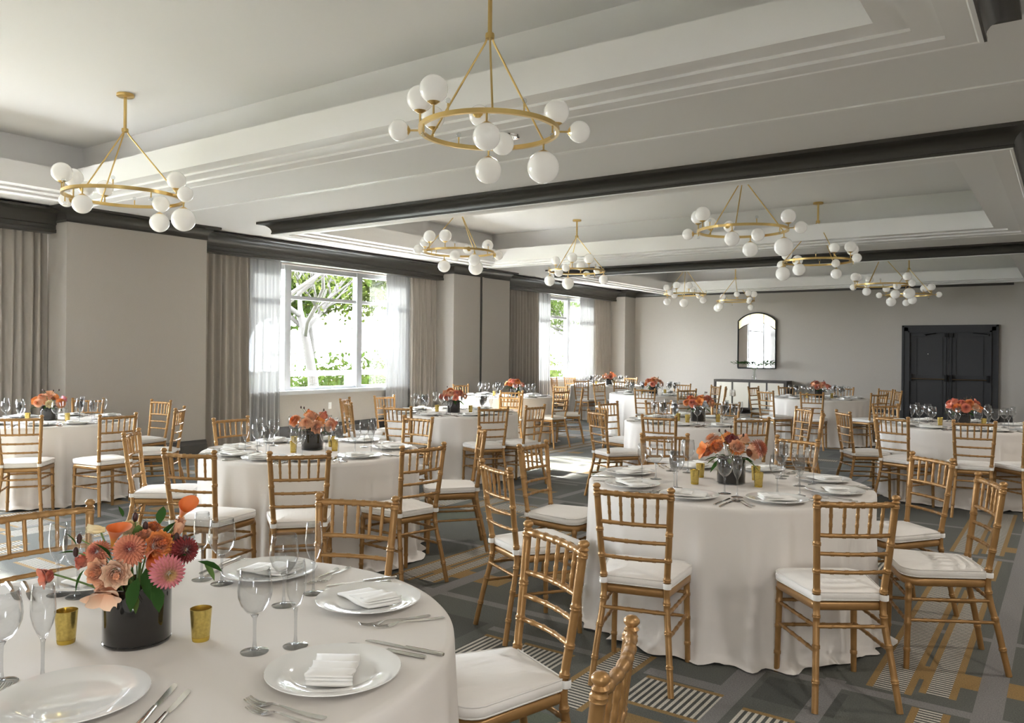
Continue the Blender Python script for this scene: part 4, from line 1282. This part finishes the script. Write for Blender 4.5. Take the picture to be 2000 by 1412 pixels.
# the foremost arrangement, flower by flower
vb = at_z(264, 1248, ZTAB)
VX, VY = TAB['T1'][0][0] + .01, TAB['T1'][0][1] - .035
B1 = thing('floral_centrepiece', 'large bouquet of callas, dahlias and roses in a black vase on the foremost table', 'flowers', (VX, VY, ZTAB), 0, 'flower arrangements on the tables')
vase_mesh(B1, .082, .150)
toc = Vector((-VX, -VY, 0)).normalized()
Zv = Vector((VX, VY, 0)).dot(fwd)
def rel(px, py, off):
    d = ray(px, py); P = Vector((0, 0, CAMH)) + d * (Zv - off)
    return P - Vector((VX, VY, ZTAB))
FL1 = [('ranunculus', 'blush', 227, 1121, 29, .115, (.0, .0)), ('ranunculus', 'peach', 192, 1118, 28, .085, (-.5, .1)), ('poppy', 'blush', 206, 1157, 36, .085, (-.2, -.9)),
       ('dahlia', 'rust', 253, 1074, 33, .085, (.0, .6)), ('dahlia', 'rust', 191, 1078, 25, .05, (-.6, .5)), ('ranunculus', 'orange', 312, 1062, 27, .06, (.5, .5)),
       ('dahlia', 'wine', 361, 1074, 29, .03, (.9, .3)), ('dahlia', 'pink', 328, 1118, 35, .10, (.3, -.1)), ('tulip', 'cream', 188, 1034, 17, -.02, (-1.5, .3)),
       ('ranunculus', 'cream', 254, 1032, 22, -.03, (.2, 1.6)), ('tulip', 'peach', 349, 1030, 20, .0, (.4, 1.8)), ('ranunculus', 'peach', 281, 1046, 19, .01, (.2, 1.2)),
       ('poppy', 'coral', 94, 1124, 22, .03, (-1.2, -.2)), ('ranunculus', 'coral', 160, 1095, 18, -.03, (-1.2, .6)), ('ranunculus', 'orange', 300, 1030, 16, -.06, (.3, 1.6)), ('dahlia', 'wine', 335, 1060, 18, -.02, (.8, .9))]
rv = Vector((c_, s_, 0))
for (kd, cl_, px, py, rp, off, (fx, fz)) in FL1:
    P = rel(px, py, off); sz = rp / F_PX * (Zv - off)
    face = toc + rv * fx + Vector((0, 0, fz))
    blossom(B1, kd, cl_, P, face, sz / (1.0 if kd != 'dahlia' else 1.15), rnd.uniform(0, 6))
    stem_to(B1, P - Vector(face).normalized() * sz * .4, (rnd.uniform(-.04, .04), rnd.uniform(-.04, .04), .09), .0025, .02)
for (px, py, rp, off, up_, rl2) in ((224, 1046, 27, .04, (.25, 1.1, .5), 2.2), (358, 1000, 22, .0, (.5, 1.2, .6), 3.6), (293, 1083, 26, .07, (.8, -.25, .9), .5)):
    P = rel(px, py, off); sz = rp / F_PX * (Zv - off)
    face = rv * up_[0] + Vector((0, 0, up_[1])) + toc * up_[2]
    blossom(B1, 'calla', 'calla', P, face, sz, rl2); stem_to(B1, P - face.normalized() * sz * 1.1, (0, 0, .09), .004)
for (px, py, off, dx, dz, L, W, m) in ((312, 1024, -.03, .1, 1, .06, .026, 'green'), (386, 1096, .02, .9, -.1, .075, .03, 'green'), (398, 1098, .02, .8, -.9, .055, .022, 'green2'), (165, 1112, .05, -.5, -.8, .06, .028, 'green'), (150, 1066, .0, -.4, .8, .05, .02, 'green'),
        (156, 1080, .0, -.9, .2, .05, .02, 'green'), (240, 1010, -.02, -.2, 1, .035, .014, 'green'), (300, 1140, .11, .2, -.6, .07, .035, 'green'), (270, 1128, .11, -.2, -.5, .08, .04, 'green'), (285, 1110, .06, .1, -.4, .08, .04, 'green'),
        (330, 1090, .04, .5, .3, .06, .03, 'green'), (215, 1088, .05, -.3, .5, .06, .03, 'green'), (270, 1060, .0, .0, .9, .06, .03, 'green2'), (320, 1046, .0, .4, .8, .06, .026, 'green'), (260, 1150, .1, .2, -.9, .06, .02, 'green2')):
    leaf_obj(B1, rel(px, py, off), rv * dx + Vector((0, 0, dz)) + toc * .3, L, W, m)
for (px, py, off) in ((264, 1010, -.02), (284, 1028, .0), (345, 1050, .03), (362, 1054, .03), (155, 1052, .0), (148, 1078, .0)):
    P = rel(px, py, off); MB().sphere(P, .007, 10, 8, 1.9).build('seed_pod', MT['berry'], B1, 180); stem_to(B1, P, (0, 0, .10), .0016)

def bouquet(tb, seed, n, lab, palette, off=(0, 0), R=.15):
    C = TAB[tb][0]; r = random.Random(seed)
    t = thing('floral_centrepiece', lab, 'flowers', (C[0] + off[0], C[1] + off[1], ZTAB), r.uniform(0, 6), 'flower arrangements on the tables')
    vase_mesh(t, .080, .15)
    pts = []
    for k in range(n):
        for tr in range(60):
            a = r.uniform(0, 2 * PI); e = r.uniform(-.15, 1.2); q = Vector((math.cos(a) * math.cos(e) * R, math.sin(a) * math.cos(e) * R, .185 + math.sin(e) * .085))
            if all((q - p).length > .068 for p, _ in pts): break
        pts.append((q, r))
    for k, (q, _) in enumerate(pts):
        kd = r.choice(['ranunculus', 'ranunculus', 'ranunculus', 'dahlia', 'dahlia', 'poppy']); cl_ = r.choice(palette)
        if kd == 'dahlia' and cl_ == 'cream': cl_ = 'rust'
        sz = r.uniform(.040, .056) / (1.1 if kd == 'dahlia' else 1)
        blossom(t, kd, cl_, q, Vector((q.x, q.y, (q.z - .17) * 1.4 + .02)), sz, r.uniform(0, 6))
    for k in range(9):
        a = 2 * PI * k / 9 + r.uniform(-.2, .2); e = r.uniform(.10, .15)
        leaf_obj(t, (math.cos(a) * .07, math.sin(a) * .07, .15), (math.cos(a), math.sin(a), r.uniform(-.7, .4)), r.uniform(.08, .13), .035, r.choice(['green', 'green', 'green2']))
    for k in range(4):
        a = r.uniform(0, 6.28); P = Vector((math.cos(a) * .09, math.sin(a) * .09, r.uniform(.28, .32)))
        MB().sphere(P, .006, 8, 6, 1.8).build('seed_pod', MT['berry'], t, 180); stem_to(t, P, (0, 0, .12), .0015)
    return t
HOT = ['orange', 'orange', 'peach', 'coral', 'peach', 'rust']; ROS = ['coral', 'peach', 'coral', 'orange', 'blush']
bouquet('T6', 5, 13, 'orange and coral bouquet with hanging green fronds on the front right table', ['orange', 'orange', 'peach', 'coral', 'rust', 'wine'], (.03, -.01), .165)
bouquet('T2', 8, 12, 'peach and rust bouquet in a dark vase below the wide window', ['peach', 'rust', 'coral', 'peach', 'orange'], (0, 0), .15)
bouquet('T3', 9, 11, 'sunlit orange, blush and magenta bouquet on the leftmost table', ['peach', 'orange', 'pink', 'cream', 'orange'], (-.05, 0), .15)
bouquet('T4', 14, 11, 'orange bouquet on the table left of the seamed pillar', HOT, (.05, -.05), .15)
bouquet('T5', 15, 10, 'bright orange bouquet before the seamed pillar', HOT, (.1, .1), .14)
bouquet('T7', 16, 13, 'coral pink bouquet on the mid-room table', ROS, (0, .02), .155)
bouquet('T8', 17, 11, 'orange bouquet left of the sideboard', HOT, (0, 0), .15)
bouquet('T9', 18, 11, 'orange bouquet against the bare wall right of the sideboard', HOT, (0, 0), .15)
bouquet('T10', 19, 13, 'wide coral bouquet standing out against the dark double doors', ROS + ['orange'], (.0, .05), .165)
bouquet('T11', 20, 10, 'small-looking orange bouquet beside the far window', HOT, (.1, 0), .14)
